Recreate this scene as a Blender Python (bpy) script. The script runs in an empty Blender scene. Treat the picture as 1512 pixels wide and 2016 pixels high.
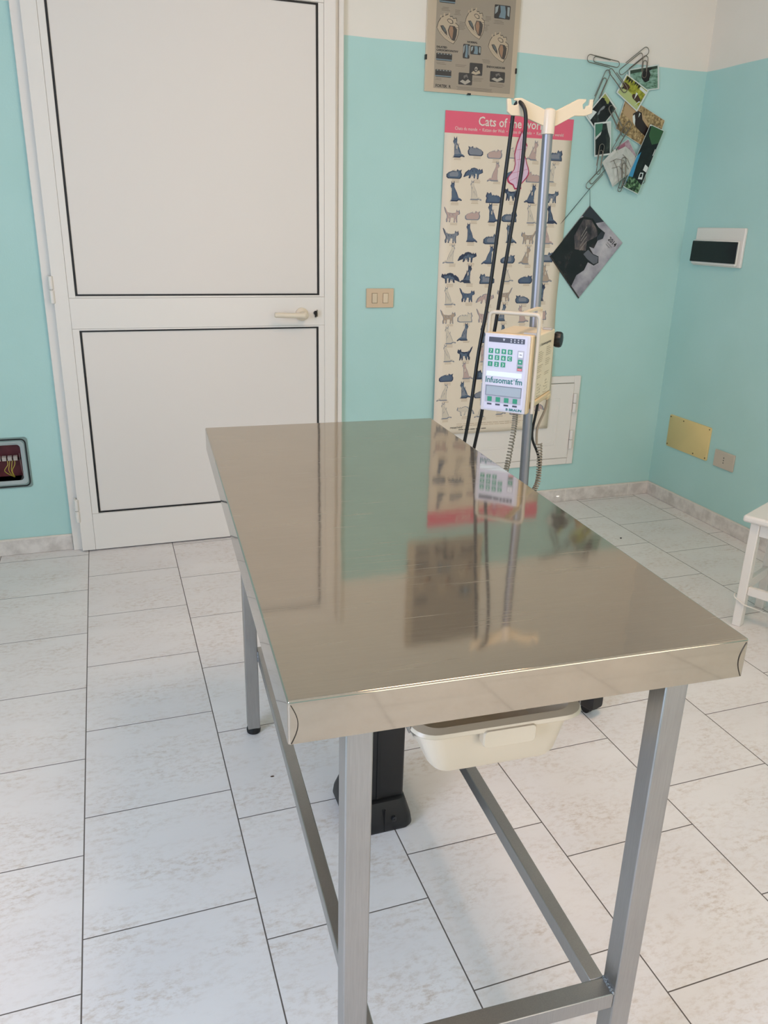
import bpy, bmesh, math, random
from mathutils import Vector, Matrix, noise
random.seed(7)
scn = bpy.context.scene
COL = scn.collection
PI = math.pi

# ------------------------------------------------------------------ materials
def lin(c):
    return tuple((x/255/12.92 if x/255 <= .04045 else ((x/255+.055)/1.055)**2.4) for x in c)
MC = {}
def mat(name, rgb, rough=.5, metal=0., spec=.5, bump=0., bscale=60., noisec=0., nscale=8., coat=0.):
    if name in MC: return MC[name]
    m = bpy.data.materials.new(name); m.use_nodes = True
    nt = m.node_tree; b = nt.nodes['Principled BSDF']
    c = lin(rgb)
    b.inputs['Base Color'].default_value = (*c, 1)
    b.inputs['Roughness'].default_value = rough
    b.inputs['Metallic'].default_value = metal
    b.inputs['Specular IOR Level'].default_value = spec
    b.inputs['Coat Weight'].default_value = coat
    tc = nt.nodes.new('ShaderNodeTexCoord')
    if noisec:
        n = nt.nodes.new('ShaderNodeTexNoise'); n.inputs['Scale'].default_value = nscale; n.inputs['Detail'].default_value = 6
        nt.links.new(tc.outputs['Object'], n.inputs['Vector'])
        r = nt.nodes.new('ShaderNodeMapRange'); r.inputs['From Min'].default_value = .3; r.inputs['From Max'].default_value = .7
        r.inputs['To Min'].default_value = 1-noisec; r.inputs['To Max'].default_value = 1+noisec
        nt.links.new(n.outputs['Fac'], r.inputs['Value'])
        h = nt.nodes.new('ShaderNodeVectorMath'); h.operation = 'SCALE'; h.inputs[0].default_value = c
        nt.links.new(r.outputs[0], h.inputs['Scale']); nt.links.new(h.outputs[0], b.inputs['Base Color'])
    if bump:
        n = nt.nodes.new('ShaderNodeTexNoise'); n.inputs['Scale'].default_value = bscale; n.inputs['Detail'].default_value = 4
        nt.links.new(tc.outputs['Object'], n.inputs['Vector'])
        bp = nt.nodes.new('ShaderNodeBump'); bp.inputs['Strength'].default_value = bump; bp.inputs['Distance'].default_value = .002
        nt.links.new(n.outputs['Fac'], bp.inputs['Height']); nt.links.new(bp.outputs[0], b.inputs['Normal'])
    MC[name] = m
    return m

class G:
    """tiny node-graph writer"""
    def __init__(s, m):
        s.nt = m.node_tree; s.b = s.nt.nodes['Principled BSDF']
    def n(s, t, **kw):
        x = s.nt.nodes.new(t)
        for k, v in kw.items(): setattr(x, k, v)
        return x
    def l(s, a, b): s.nt.links.new(a, b)
    def m(s, op, a, b=None, c=None):
        x = s.nt.nodes.new('ShaderNodeMath'); x.operation = op
        for i, v in enumerate((a, b, c)):
            if v is None: continue
            if isinstance(v, (int, float)): x.inputs[i].default_value = v
            else: s.nt.links.new(v, x.inputs[i])
        return x.outputs[0]
    def mix(s, f, a, b):
        x = s.nt.nodes.new('ShaderNodeMix'); x.data_type = 'RGBA'
        for i, v in ((0, f), (6, a), (7, b)):
            if isinstance(v, (int, float)): x.inputs[i].default_value = v
            elif isinstance(v, tuple): x.inputs[i].default_value = (*v, 1) if len(v) == 3 else v
            else: s.nt.links.new(v, x.inputs[i])
        return x.outputs[2]
    def noise(s, vec, scale, detail=5, rough=.5):
        x = s.nt.nodes.new('ShaderNodeTexNoise'); x.inputs['Scale'].default_value = scale
        x.inputs['Detail'].default_value = detail; x.inputs['Roughness'].default_value = rough
        if vec: s.nt.links.new(vec, x.inputs['Vector'])
        return x.outputs['Fac']
    def ramp(s, v, lo, hi, a=0., b=1.):
        x = s.nt.nodes.new('ShaderNodeMapRange'); s.nt.links.new(v, x.inputs['Value'])
        x.inputs['From Min'].default_value = lo; x.inputs['From Max'].default_value = hi
        x.inputs['To Min'].default_value = a; x.inputs['To Max'].default_value = b
        return x.outputs[0]
    def bump(s, h, strength, dist=.001):
        x = s.nt.nodes.new('ShaderNodeBump'); x.inputs['Strength'].default_value = strength; x.inputs['Distance'].default_value = dist
        s.nt.links.new(h, x.inputs['Height']); s.nt.links.new(x.outputs[0], s.b.inputs['Normal'])
def newm(name):
    m = bpy.data.materials.new(name); m.use_nodes = True; MC[name] = m
    return m, G(m)

def wall_material():
    m, g = newm('painted_plaster')
    tc = g.n('ShaderNodeTexCoord'); v = tc.outputs['Object']
    sx = g.n('ShaderNodeSeparateXYZ'); g.l(v, sx.inputs[0])
    wob = g.m('MULTIPLY', g.m('SUBTRACT', g.noise(v, 3., 2), .5), .012)
    z = g.m('ADD', sx.outputs['Z'], wob)
    up = g.m('GREATER_THAN', z, 2.026)
    n1 = g.ramp(g.noise(v, 2.5, 6), .35, .65)
    teal = g.mix(n1, lin((172, 208, 200)), lin((177, 212, 205)))
    white = g.mix(n1, lin((226, 219, 205)), lin((230, 223, 210)))
    g.l(g.mix(up, teal, white), g.b.inputs['Base Color'])
    g.b.inputs['Roughness'].default_value = .62
    g.b.inputs['Specular IOR Level'].default_value = .3
    g.bump(g.m('ADD', g.noise(v, 160., 3), g.m('MULTIPLY', g.noise(v, 14., 4), 2.)), .25, .0012)
    return m
TW, TL, TX0 = .3449, .3552, -.3107
def floor_material():
    m, g = newm('ceramic_floor_tiles')
    tc = g.n('ShaderNodeTexCoord'); v = tc.outputs['Object']
    sx = g.n('ShaderNodeSeparateXYZ'); g.l(v, sx.inputs[0])
    X, Y = sx.outputs['X'], sx.outputs['Y']
    u = g.m('DIVIDE', g.m('SUBTRACT', X, TX0), TW)
    i = g.m('FLOOR', u); fu = g.m('SUBTRACT', u, i)
    odd = g.m('FLOORED_MODULO', i, 2.)
    pe = g.m('MULTIPLY_ADD', i, -.009, .317); po = g.m('MULTIPLY_ADD', i, -.0065, .078)
    ph = g.m('ADD', pe, g.m('MULTIPLY', odd, g.m('SUBTRACT', po, pe)))
    w = g.m('DIVIDE', g.m('ADD', Y, ph), TL)
    j = g.m('FLOOR', w); fw = g.m('SUBTRACT', w, j)
    du = g.m('MULTIPLY', g.m('MINIMUM', fu, g.m('SUBTRACT', 1., fu)), TW)
    dw = g.m('MULTIPLY', g.m('MINIMUM', fw, g.m('SUBTRACT', 1., fw)), TL)
    d = g.m('MINIMUM', g.m('MULTIPLY', du, .9), dw)
    grout = g.ramp(d, .0009, .0016, 1., 0.)
    cb = g.n('ShaderNodeCombineXYZ'); g.l(g.m('MULTIPLY', i, 7.31), cb.inputs[0]); g.l(g.m('MULTIPLY', j, 3.77), cb.inputs[1]); g.l(g.m('ADD', i, j), cb.inputs[2])
    av = g.n('ShaderNodeVectorMath', operation='ADD'); g.l(v, av.inputs[0]); g.l(cb.outputs[0], av.inputs[1])
    sc = g.n('ShaderNodeVectorMath', operation='MULTIPLY'); g.l(av.outputs[0], sc.inputs[0]); sc.inputs[1].default_value = (1., 2.0, 1.)
    P = sc.outputs[0]
    n1 = g.ramp(g.noise(P, 6., 4), .36, .66)
    n2 = g.ramp(g.noise(P, 42., 9, .74), .47, .70)
    blot = g.m('MULTIPLY', n1, n2)
    base = g.mix(g.ramp(g.noise(P, 2.2, 3), .3, .7), lin((222, 217, 214)), lin((230, 225, 221)))
    c1 = g.mix(g.m('MULTIPLY', blot, .95), base, lin((190, 172, 154)))
    n3 = g.m('MULTIPLY', g.ramp(g.noise(P, 90., 5, .7), .62, .78), .25)
    c2 = g.mix(n3, c1, lin((170, 166, 158)))
    g.l(g.mix(grout, c2, lin((92, 84, 78))), g.b.inputs['Base Color'])
    g.l(g.m('ADD', g.m('MULTIPLY', grout, .4), .34), g.b.inputs['Roughness'])
    g.b.inputs['Specular IOR Level'].default_value = .42
    hgt = g.m('SUBTRACT', g.m('MULTIPLY', g.noise(P, 30., 4), .3), grout)
    g.bump(hgt, .35, .001)
    return m
def skirt_material():
    m, g = newm('marbled_skirting_tile')
    tc = g.n('ShaderNodeTexCoord'); v = tc.outputs['Object']
    sx = g.n('ShaderNodeSeparateXYZ'); g.l(v, sx.inputs[0])
    s = g.m('ADD', sx.outputs['X'], sx.outputs['Y'])
    f = g.m('FRACT', g.m('DIVIDE', g.m('SUBTRACT', s, 2.02), .385))
    d = g.m('MULTIPLY', g.m('MINIMUM', f, g.m('SUBTRACT', 1., f)), .385)
    gr = g.ramp(d, .0012, .002, 1., 0.)
    n = g.ramp(g.noise(v, 18., 6, .6), .38, .62)
    c = g.mix(n, lin((196, 187, 178)), lin((222, 214, 205)))
    top = g.m('GREATER_THAN', sx.outputs['Z'], .064)
    c = g.mix(g.m('MULTIPLY', top, .7), c, lin((224, 214, 200)))
    g.l(g.mix(gr, c, lin((225, 218, 205))), g.b.inputs['Base Color'])
    g.b.inputs['Roughness'].default_value = .3
    return m
def steel(name, rgb, r0, r1, stretch, bumpamt=0., warp=0., scratch=0., frost=0., var=.86):
    m, g = newm(name)
    tc = g.n('ShaderNodeTexCoord'); v = tc.outputs['Object']
    sc = g.n('ShaderNodeVectorMath', operation='MULTIPLY'); g.l(v, sc.inputs[0]); sc.inputs[1].default_value = stretch
    n = g.noise(sc.outputs[0], 9., 6, .7)
    blot = g.noise(v, 4., 5, .6)
    g.b.inputs['Metallic'].default_value = 1.
    c = lin(rgb); c2 = tuple(x*var for x in c)
    k = g.m('ADD', g.m('MULTIPLY', g.ramp(n, .3, .7), .6), g.m('MULTIPLY', g.ramp(blot, .35, .65), .4))
    col = g.mix(k, c2, c)
    rr = g.ramp(n, .3, .7, r0, r1)
    if scratch:
        acc = None
        for ang, s1 in ((.25, 1.), (-.5, 1.3), (.05, .8), (1.1, .9)):
            mp = g.n('ShaderNodeMapping'); mp.inputs['Rotation'].default_value = (0, 0, ang); mp.inputs['Scale'].default_value = (3.*s1, 190.*s1, 1.)
            g.l(v, mp.inputs['Vector'])
            q = g.ramp(g.noise(mp.outputs[0], 1.6, 3, .5), 0.665, .74)
            q = g.m('MULTIPLY', q, g.ramp(g.noise(v, 5.*s1, 2), .48, .6))
            acc = q if acc is None else g.m('MAXIMUM', acc, q)
        col = g.mix(g.m('MULTIPLY', acc, scratch), col, lin((214, 200, 178)))
        rr = g.m('ADD', rr, g.m('MULTIPLY', acc, .35))
    g.l(col, g.b.inputs['Base Color']); g.l(rr, g.b.inputs['Roughness'])
    if bumpamt or warp:
        h = g.m('MULTIPLY', n, bumpamt)
        if warp: h = g.m('ADD', h, g.m('MULTIPLY', g.noise(v, 5.5, 3, .5), warp))
        g.bump(h, 1., .001)
    if frost:
        gl = g.n('ShaderNodeBsdfDiffuse'); gl.inputs[0].default_value = (*lin((136, 132, 124)), 1)
        mx = g.n('ShaderNodeMixShader'); mx.inputs[0].default_value = frost
        out = g.nt.nodes['Material Output']
        g.l(g.b.outputs[0], mx.inputs[1]); g.l(gl.outputs[0], mx.inputs[2]); g.l(mx.outputs[0], out.inputs['Surface'])
    return m
WALL = wall_material(); FLOOR = floor_material(); SKIRT = skirt_material()
TOPSTEEL = steel('brushed_worktop_steel', (198, 186, 168), .04, .075, (2., 60., 2.), .003, .30, .5, .22)
LEGSTEEL = steel('dull_frame_steel', (186, 184, 182), .28, .42, (60., 60., 2.), .05, 0., 0., .12, .72)
CHROME = steel('satin_pole_steel', (158, 158, 164), .40, .48, (60., 60., 1.), .02, 0., 0., .2)
DOORW = mat('white_lacquered_metal', (228, 221, 211), .34, bump=.03, bscale=300)
PANELW = mat('white_laminate_panel', (223, 215, 205), .5, bump=.04, bscale=200)
RUBBER = mat('black_rubber', (9, 8, 9), .55)
BLACKP = mat('black_plastic', (13, 13, 14), .42, bump=.05, bscale=400)
CEIL = mat('white_ceiling_paint', (228, 224, 215), .8, bump=.1, bscale=120)
IVORY = mat('ivory_plastic', (222, 208, 184), .38)
BEIGE = mat('beige_plastic', (224, 208, 178), .42, noisec=.03, nscale=20)
SWB = mat('beige_switch_plastic', (206, 180, 148), .35)
WPLAST = mat('white_plastic', (224, 218, 208), .35)
PAPERW = mat('white_paper', (222, 214, 200), .7)
CREAM = mat('cream_poster_paper', (224, 210, 188), .62, noisec=.02, nscale=4)
PINK = mat('pink_print', (224, 96, 118), .6)
INK = mat('black_ink', (20, 18, 20), .6)
GREYLINE = mat('grey_small_print', (160, 148, 128), .7)
TUB = mat('cream_tub_plastic', (222, 206, 182), .33, noisec=.015, nscale=6)
WOODW = mat('white_painted_wood', (230, 224, 216), .4, bump=.08, bscale=80)
SHADOWGAP = mat('dark_gap', (30, 27, 25), .8)

# ------------------------------------------------------------------ mesh helpers
def link(name, bm, mats, parent=None, smooth=False, bevel=0., seg=2):
    me = bpy.data.meshes.new(name)
    bmesh.ops.recalc_face_normals(bm, faces=bm.faces[:])
    bm.to_mesh(me); bm.free()
    if not isinstance(mats, (list, tuple)): mats = [mats]
    for m in mats: me.materials.append(m)
    o = bpy.data.objects.new(name, me); COL.objects.link(o)
    if parent: o.parent = parent
    if smooth:
        for p in me.polygons: p.use_smooth = True
    if bevel:
        md = o.modifiers.new('bevel', 'BEVEL'); md.width = bevel; md.segments = seg; md.limit_method = 'ANGLE'; md.angle_limit = .6
        md.harden_normals = False
        for p in me.polygons: p.use_smooth = True
        try: me.set_sharp_from_angle(angle=.6)
        except Exception: pass
    elif smooth:
        try: me.set_sharp_from_angle(angle=.7)
        except Exception: pass
    return o
def box(bm, x0, x1, y0, y1, z0, z1, mi=0, M=None):
    vs = [bm.verts.new((x, y, z)) for x in (x0, x1) for y in (y0, y1) for z in (z0, z1)]
    if M: 
        for v in vs: v.co = M @ v.co
    for f in ((0, 1, 3, 2), (4, 6, 7, 5), (0, 4, 5, 1), (2, 3, 7, 6), (0, 2, 6, 4), (1, 5, 7, 3)):
        fc = bm.faces.new([vs[k] for k in f]); fc.material_index = mi
    return vs
def bx(*a, **k):
    bm = bmesh.new(); box(bm, *a, **k); return bm
def cyl(bm, p0, p1, r0, r1=None, n=24, mi=0, caps=True):
    r1 = r0 if r1 is None else r1
    p0, p1 = Vector(p0), Vector(p1); d = (p1-p0).normalized()
    a = d.orthogonal().normalized(); b = d.cross(a)
    A = [bm.verts.new(p0+(a*math.cos(2*PI*i/n)+b*math.sin(2*PI*i/n))*r0) for i in range(n)]
    B = [bm.verts.new(p1+(a*math.cos(2*PI*i/n)+b*math.sin(2*PI*i/n))*r1) for i in range(n)]
    for i in range(n):
        f = bm.faces.new((A[i], A[(i+1) % n], B[(i+1) % n], B[i])); f.material_index = mi
    if caps:
        bm.faces.new(A[::-1]).material_index = mi; bm.faces.new(B).material_index = mi
def tube(bm, pts, r, n=8, closed=False, mi=0, flat=None):
    """swept tube; flat=(w,h) makes a rounded strap"""
    pts = [Vector(p) for p in pts]; N = len(pts); rings = []
    prev = None
    for i, p in enumerate(pts):
        if closed: t = (pts[(i+1) % N]-pts[i-1]).normalized()
        else: t = (pts[min(i+1, N-1)]-pts[max(i-1, 0)]).normalized()
        if prev is None: a = t.orthogonal().normalized()
        else:
            a = prev-t*prev.dot(t)
            a = a.normalized() if a.length > 1e-6 else t.orthogonal().normalized()
        prev = a; b = t.cross(a)
        rr = r[i] if isinstance(r, (list, tuple)) else r
        rings.append([bm.verts.new(p+(a*math.cos(2*PI*k/n)+b*math.sin(2*PI*k/n))*rr) for k in range(n)])
    for i in range(N if closed else N-1):
        A, B = rings[i], rings[(i+1) % N]
        for k in range(n):
            bm.faces.new((A[k], A[(k+1) % n], B[(k+1) % n], B[k])).material_index = mi
    if not closed:
        bm.faces.new(rings[0][::-1]); bm.faces.new(rings[-1])
def smoothpath(pts, per=6):
    pts = [Vector(p) for p in pts]; out = []
    P = [pts[0]*2-pts[1]]+pts+[pts[-1]*2-pts[-2]]
    for i in range(1, len(P)-2):
        for k in range(per):
            t = k/per; a, b, c, d = P[i-1], P[i], P[i+1], P[i+2]
            out.append(.5*((2*b)+(c-a)*t+(2*a-5*b+4*c-d)*t*t+(3*b-3*c+d-a)*t**3))
    out.append(pts[-1]); return out
def poly(bm, pts, mi=0):
    f = bm.faces.new([bm.verts.new(p) for p in pts]); f.material_index = mi; return f
def prism(bm, pts2, y0, y1, mi=0):
    """2-D outline in x,z extruded along y"""
    A = [bm.verts.new((x, y0, z)) for x, z in pts2]; B = [bm.verts.new((x, y1, z)) for x, z in pts2]
    bm.faces.new(A).material_index = mi; bm.faces.new(B[::-1]).material_index = mi
    n = len(A)
    for i in range(n): bm.faces.new((A[i], B[i], B[(i+1) % n], A[(i+1) % n])).material_index = mi
def rrect(x0, x1, y0, y1, r, n=5):
    o = []
    for cx, cy, a0 in ((x1-r, y1-r, 0), (x0+r, y1-r, 90), (x0+r, y0+r, 180), (x1-r, y0+r, 270)):
        for k in range(n+1):
            a = math.radians(a0+90*k/n); o.append((cx+r*math.cos(a), cy+r*math.sin(a)))
    return o
def loft(bm, rings, mi=0, cap0=False, cap1=False):
    R = [[bm.verts.new(p) for p in r] for r in rings]
    for A, B in zip(R, R[1:]):
        n = len(A)
        for k in range(n): bm.faces.new((A[k], A[(k+1) % n], B[(k+1) % n], B[k])).material_index = mi
    if cap0: bm.faces.new(R[0][::-1]).material_index = mi
    if cap1: bm.faces.new(R[-1]).material_index = mi
def text_into(bm, s, size, M, mi=0, align='LEFT', depth=0., width=None, bold=0.):
    cu = bpy.data.curves.new('t', 'FONT'); cu.body = s; cu.size = size; cu.align_x = align; cu.fill_mode = 'FRONT' if depth == 0 else 'BOTH'
    cu.resolution_u = 2; cu.offset = bold
    if depth: cu.extrude = depth
    ob = bpy.data.objects.new('t', cu); COL.objects.link(ob)
    dg = bpy.context.evaluated_depsgraph_get(); dg.update()
    me = bpy.data.meshes.new_from_object(ob.evaluated_get(dg))
    s0 = 1.
    if width and me.vertices:
        xs = [v.co.x for v in me.vertices]; s0 = width/(max(xs)-min(xs))
    vs = [bm.verts.new(M @ Vector((v.co.x*s0, v.co.y, v.co.z))) for v in me.vertices]
    for p in me.polygons:
        try: bm.faces.new([vs[k] for k in p.vertices]).material_index = mi
        except ValueError: pass
    bpy.data.objects.remove(ob); bpy.data.curves.remove(cu); bpy.data.meshes.remove(me)
def backM(x, z, y, yaw=0., roll=0.):
    """text plane facing -Y at x,z"""
    return Matrix.Translation((x, y, z)) @ Matrix.Rotation(yaw, 4, 'Z') @ Matrix.Rotation(PI/2, 4, 'X') @ Matrix.Rotation(roll, 4, 'Z')
def tag(o, label=None, cat=None, group=None, kind=None):
    if label: o['label'] = label
    if cat: o['category'] = cat
    if group: o['group'] = group
    if kind: o['kind'] = kind
    return o
def thing(name, label, cat, loc=(0, 0, 0), rz=0., group=None):
    o = bpy.data.objects.new(name, None); COL.objects.link(o); o.empty_display_size = .05
    o.location = loc; o.rotation_euler = (0, 0, rz); return tag(o, label, cat, group)
def struct(name, bm, m, parent=None, **k):
    o = link(name, bm, m, parent, **k)
    if not parent: o['kind'] = 'structure'
    return o

# ------------------------------------------------------------------ room
XR, XL, YF, ZC = 2.544, -2.2, -5.2, 2.8
T_ = .15
struct('floor', bx(XL-T_, XR+T_, YF-T_, T_, -.1, 0), FLOOR)
struct('ceiling', bx(XL-T_, XR+T_, YF-T_, T_, ZC, ZC+.1), CEIL)
# back wall with a recess behind the door and a pocket for the junction box
bm = bmesh.new()
JX0, JX1, JZ0, JZ1 = -.800, -.512, .305, .487
box(bm, XL-T_, JX0, 0, T_, 0, ZC); box(bm, JX0, JX1, 0, T_, 0, JZ0); box(bm, JX0, JX1, 0, T_, JZ1, ZC)
box(bm, JX0, JX1, .08, T_, JZ0, JZ1)
box(bm, JX1, XR+T_, 0, T_, 0, ZC)
struct('wall_back', bm, WALL)
struct('wall_right', bx(XR, XR+T_, YF-T_, 0, 0, ZC), WALL)
VX0, VX1, VZ0, VZ1 = .5, 2.3, .5, 2.3
bm = bmesh.new()
box(bm, XL-T_, VX0, YF-T_, YF, 0, ZC); box(bm, VX1, XR, YF-T_, YF, 0, ZC); box(bm, VX0, VX1, YF-T_, YF, 0, VZ0); box(bm, VX0, VX1, YF-T_, YF, VZ1, ZC)
struct('wall_front', bm, WALL)
bm = bmesh.new()
for a in ((VX0, VX1, VZ0, VZ0+.06), (VX0, VX1, VZ1-.06, VZ1), (VX0, VX0+.06, VZ0, VZ1), (VX1-.06, VX1, VZ0, VZ1), (1.35, 1.45, VZ0, VZ1)):
    box(bm, a[0], a[1], YF-.1, YF-.04, a[2], a[3])
struct('fill_window', bm, DOORW)  # window added behind the camera to brighten the floor and under the table
# left wall with the window opening
WY0, WY1, WZ0, WZ1 = -4.7, -2.3, .8, 2.35
bm = bmesh.new()
box(bm, XL-T_, XL, YF, WY0, 0, ZC); box(bm, XL-T_, XL, WY1, 0, 0, ZC)
box(bm, XL-T_, XL, WY0, WY1, 0, WZ0); box(bm, XL-T_, XL, WY0, WY1, WZ1, ZC)
struct('wall_left', bm, WALL)
bm = bmesh.new()
ym = (WY0+WY1)/2
for a in ((WY0, WY1, WZ0, WZ0+.06), (WY0, WY1, WZ1-.06, WZ1), (WY0, WY0+.06, WZ0, WZ1), (WY1-.06, WY1, WZ0, WZ1), (ym-.05, ym+.05, WZ0, WZ1)):
    box(bm, XL-.1, XL-.04, *a)
struct('window_1', bm, DOORW)
# skirting
SK = .071
bm = bmesh.new(); box(bm, XL, -.372, -.009, 0, 0, SK); struct('baseboard_left', bm, SKIRT, bevel=.002)
bm = bmesh.new(); box(bm, .815, XR, -.009, 0, 0, SK); struct('baseboard_back', bm, SKIRT, bevel=.002)
bm = bmesh.new(); box(bm, XR-.009, XR, YF, -.009, 0, SK); struct('baseboard_right', bm, SKIRT, bevel=.002)

# ------------------------------------------------------------------ door
door = bpy.data.objects.new('door_1', None); COL.objects.link(door); door.location = (.22, 0, 0); door['kind'] = 'structure'
dx = -.22
FX0, FX1, LX0, LX1, DT = -.371, .812, -.335, .772, 2.215
bm = bmesh.new()
box(bm, FX0+dx, LX0+.02+dx, -.022, 0, 0, DT+.03); box(bm, LX1-.02+dx, FX1+dx, -.022, 0, 0, DT+.03); box(bm, LX0+.02+dx, LX1-.02+dx, -.022, 0, DT-.02, DT+.03)
box(bm, LX1+.018+dx, FX1+dx, -.028, -.022, 0, DT+.03)
link('door_frame', bm, DOORW, door, bevel=.0025)
PU = (-.257, .704, 1.052, 2.112); PL = (-.256, .700, .169, .922)
def ring(bm, x0, x1, z0, z1, X0, X1, Z0, Z1, y0, y1):
    box(bm, X0, x0, y0, y1, Z0, Z1); box(bm, x1, X1, y0, y1, Z0, Z1); box(bm, x0, x1, y0, y1, Z0, z0); box(bm, x0, x1, y0, y1, z1, Z1)
bm = bmesh.new()
y0, y1 = -.052, -.0225
box(bm, LX0+dx, -.282+dx, y0, y1, .006, DT); box(bm, .726+dx, LX1+dx, y0, y1, .006, DT)          # outer stiles
for a, b_ in ((.006, .167), (.929, 1.0445), (2.114, DT)): box(bm, -.2815+dx, .7255+dx, y0, y1, a, b_)    # rails
for P in (PU, PL):                                                                                 # inner beads around each panel
    zz0, zz1 = (.1675, .9285) if P is PL else (1.045, 2.1135)
    ring(bm, P[0]+dx, P[1]+dx, P[2], P[3], -.2815+dx, .7255+dx, zz0, zz1, y0+.0015, y1)
link('door_leaf', bm, DOORW, door, bevel=.0009, seg=1)
for P in (PU, PL):
    g_ = .0075
    bm = bmesh.new(); ring(bm, P[0]+g_+dx, P[1]-g_+dx, P[2]+g_*.8, P[3]-g_*.8, P[0]+dx, P[1]+dx, P[2], P[3], -.048, y1); link('gasket', bm, RUBBER, door)
    bm = bmesh.new(); box(bm, P[0]+g_+.0002+dx, P[1]-g_-.0002+dx, -.0445, y1, P[2]+g_*.8, P[3]-g_*.8); link('door_panel', bm, PANELW, door, bevel=.001)
bm = bmesh.new(); box(bm, LX0+.02+dx, LX1-.01+dx, -.04, -.024, .0005, .0055); link('door_sweep', bm, RUBBER, door)
for z0 in (1.026, .136):
    bm = bmesh.new()
    cyl(bm, (LX0-.004+dx, -.052, z0), (LX0-.004+dx, -.052, z0+.048), .0088); cyl(bm, (LX0-.004+dx, -.052, z0+.052), (LX0-.004+dx, -.052, z0+.1), .0088)
    cyl(bm, (LX0-.004+dx, -.051, z0+.04), (LX0-.004+dx, -.051, z0+.06), .004)
    box(bm, LX0-.014+dx, LX0-.004+dx, -.046, -.0225, z0, z0+.1)
    link('hinge', bm, WPLAST, door, bevel=.0012)
# lever handle
h_ = link('door_handle', bmesh.new(), IVORY, door)
bm = bmesh.new()
hx, hz = .626+dx, .975
def lathe(bm, prof, c, axis='y', n=28, mi=0):
    R = []
    for r, t in prof:
        ring_ = []
        for k in range(n):
            a = 2*PI*k/n
            if axis == 'y': ring_.append((c[0]+r*math.cos(a), c[1]-t, c[2]+r*math.sin(a)))
            elif axis == 'z': ring_.append((c[0]+r*math.cos(a), c[1]+r*math.sin(a), c[2]+t))
            else: ring_.append((c[0]+t, c[1]+r*math.cos(a), c[2]+r*math.sin(a)))
        R.append(ring_)
    loft(bm, R, mi, cap0=True, cap1=True)
lathe(bm, [(.027, 0), (.027, .006), (.024, .009), (.016, .011), (.0135, .014), (.013, .04), (.0155, .05), (.0155, .06), (.011, .066), (.003, .068)], (hx, -.0522, hz))
pts = smoothpath([(hx, -.112, hz), (hx-.03, -.113, hz+.001), (hx-.07, -.111, hz+.002), (hx-.105, -.107, hz+.003), (hx-.124, -.1, hz+.003)], 5)
tube(bm, pts, [.0125]*3+[.0105]*(len(pts)-6)+[.011, .0105, .007], 16)
bpy.data.objects.remove(h_)
h_ = link('door_handle', bm, IVORY, door, smooth=True)
bm = bmesh.new(); cyl(bm, (.686+dx, -.0525, .98), (.686+dx, -.060, .98), .0085); box(bm, .683+dx, .689+dx, -.059, -.0525, .962, .98)
link('lock_cylinder', bm, BLACKP, door, bevel=.001)
bm = bmesh.new(); box(bm, .688+dx, .6905+dx, -.078, -.060, .966, .994); link('key', bm, mat('brass_key', (170, 160, 140), .3, metal=1), door, bevel=.001)

# ------------------------------------------------------------------ wall fittings
def plate_rect(bm, x0, x1, z0, z1, y0, y1): box(bm, x0, x1, y0, y1, z0, z1)
sw = thing('light_switch', 'beige two-rocker light switch plate on the teal wall right of the door', 'switch', (.9875, 0, 1.0345))
link('cover_plate', bx(-.0625, .0625, -.010, 0, -.0405, .0405), SWB, sw, bevel=.002)
for s, tilt in ((-.0255, .07), (.0245, -.05)):
    bm = bmesh.new(); ring(bm, s-.0115, s+.0115, -.0205, .0205, s-.0125, s+.0125, -.0215, .0215, -.0106, -.0101); link('rocker_surround', bm, mat('switch_gap', (110, 92, 70), .7), sw)
    bm = bmesh.new(); box(bm, s-.011, s+.011, -.0135, -.0101, -.02, .02)
    for v in bm.verts:
        if v.co.y < -.012: v.co.y += tilt*(v.co.x-s)
    link('rocker', bm, mat('ivory_switch_rocker', (212, 192, 162), .3), sw, bevel=.0012)

jb = thing('junction_box', 'open junction box with yellow wires in the wall left of the door', 'electrical box', (-.655, 0, .396))
ox, oz = -.655, .396
bm = bmesh.new(); ro = rrect(-.803-ox, -.4985-ox, .291-oz, .5015-oz, .012); ri = rrect(JX0+.001-ox, JX1-.001-ox, JZ0+.001-oz, JZ1-.001-oz, .016)
loft(bm, [[(x, -.0005, z) for x, z in ro], [(x, -.004, z) for x, z in ro], [(x, -.005, z) for x, z in ri], [(x, .0, z) for x, z in ri], [(x, .001, z) for x, z in ri]])
link('frame_rim', bm, mat('grey_green_plastic', (120, 140, 134), .5), jb)
ri2 = rrect(JX0+.006-ox, JX1-.006-ox, JZ0+.006-oz, JZ1-.006-oz, .016)
bm = bmesh.new(); tube(bm, [(x, -.0055, z) for x, z in rrect(-.806+.008-ox, -.5065-ox, .2985-oz, .494-oz, .018)], .0028, 6, closed=True); link('rubber_seal', bm, RUBBER, jb, smooth=True)
ri3 = rrect(JX0+.016-ox, JX1-.016-ox, JZ0+.016-oz, JZ1-.016-oz, .014)
bm = bmesh.new(); loft(bm, [[(x, -.0045, z) for x, z in ri], [(x, -.0045, z) for x, z in ri2], [(x, .0, z) for x, z in ri3], [(x, .075, z) for x, z in ri3]]); link('plaster_edge', bm, mat('grey_white_plaster', (165, 175, 172), .8, bump=.6, bscale=90), jb)
bm = bmesh.new(); loft(bm, [[(x, .004, z) for x, z in ri3], [(x, .072, z) for x, z in ri3]], cap1=True); link('box_lining', bm, mat('dark_red_plastic', (112, 44, 48), .55, noisec=.2, nscale=30), jb)
bm = bmesh.new()
box(bm, JX0+.02-ox, JX1-.02-ox, .03, .07, .398-oz, .40-oz); link('shelf_strip', bm, mat('brown_grey_strip', (90, 66, 62), .6), jb)
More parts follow.
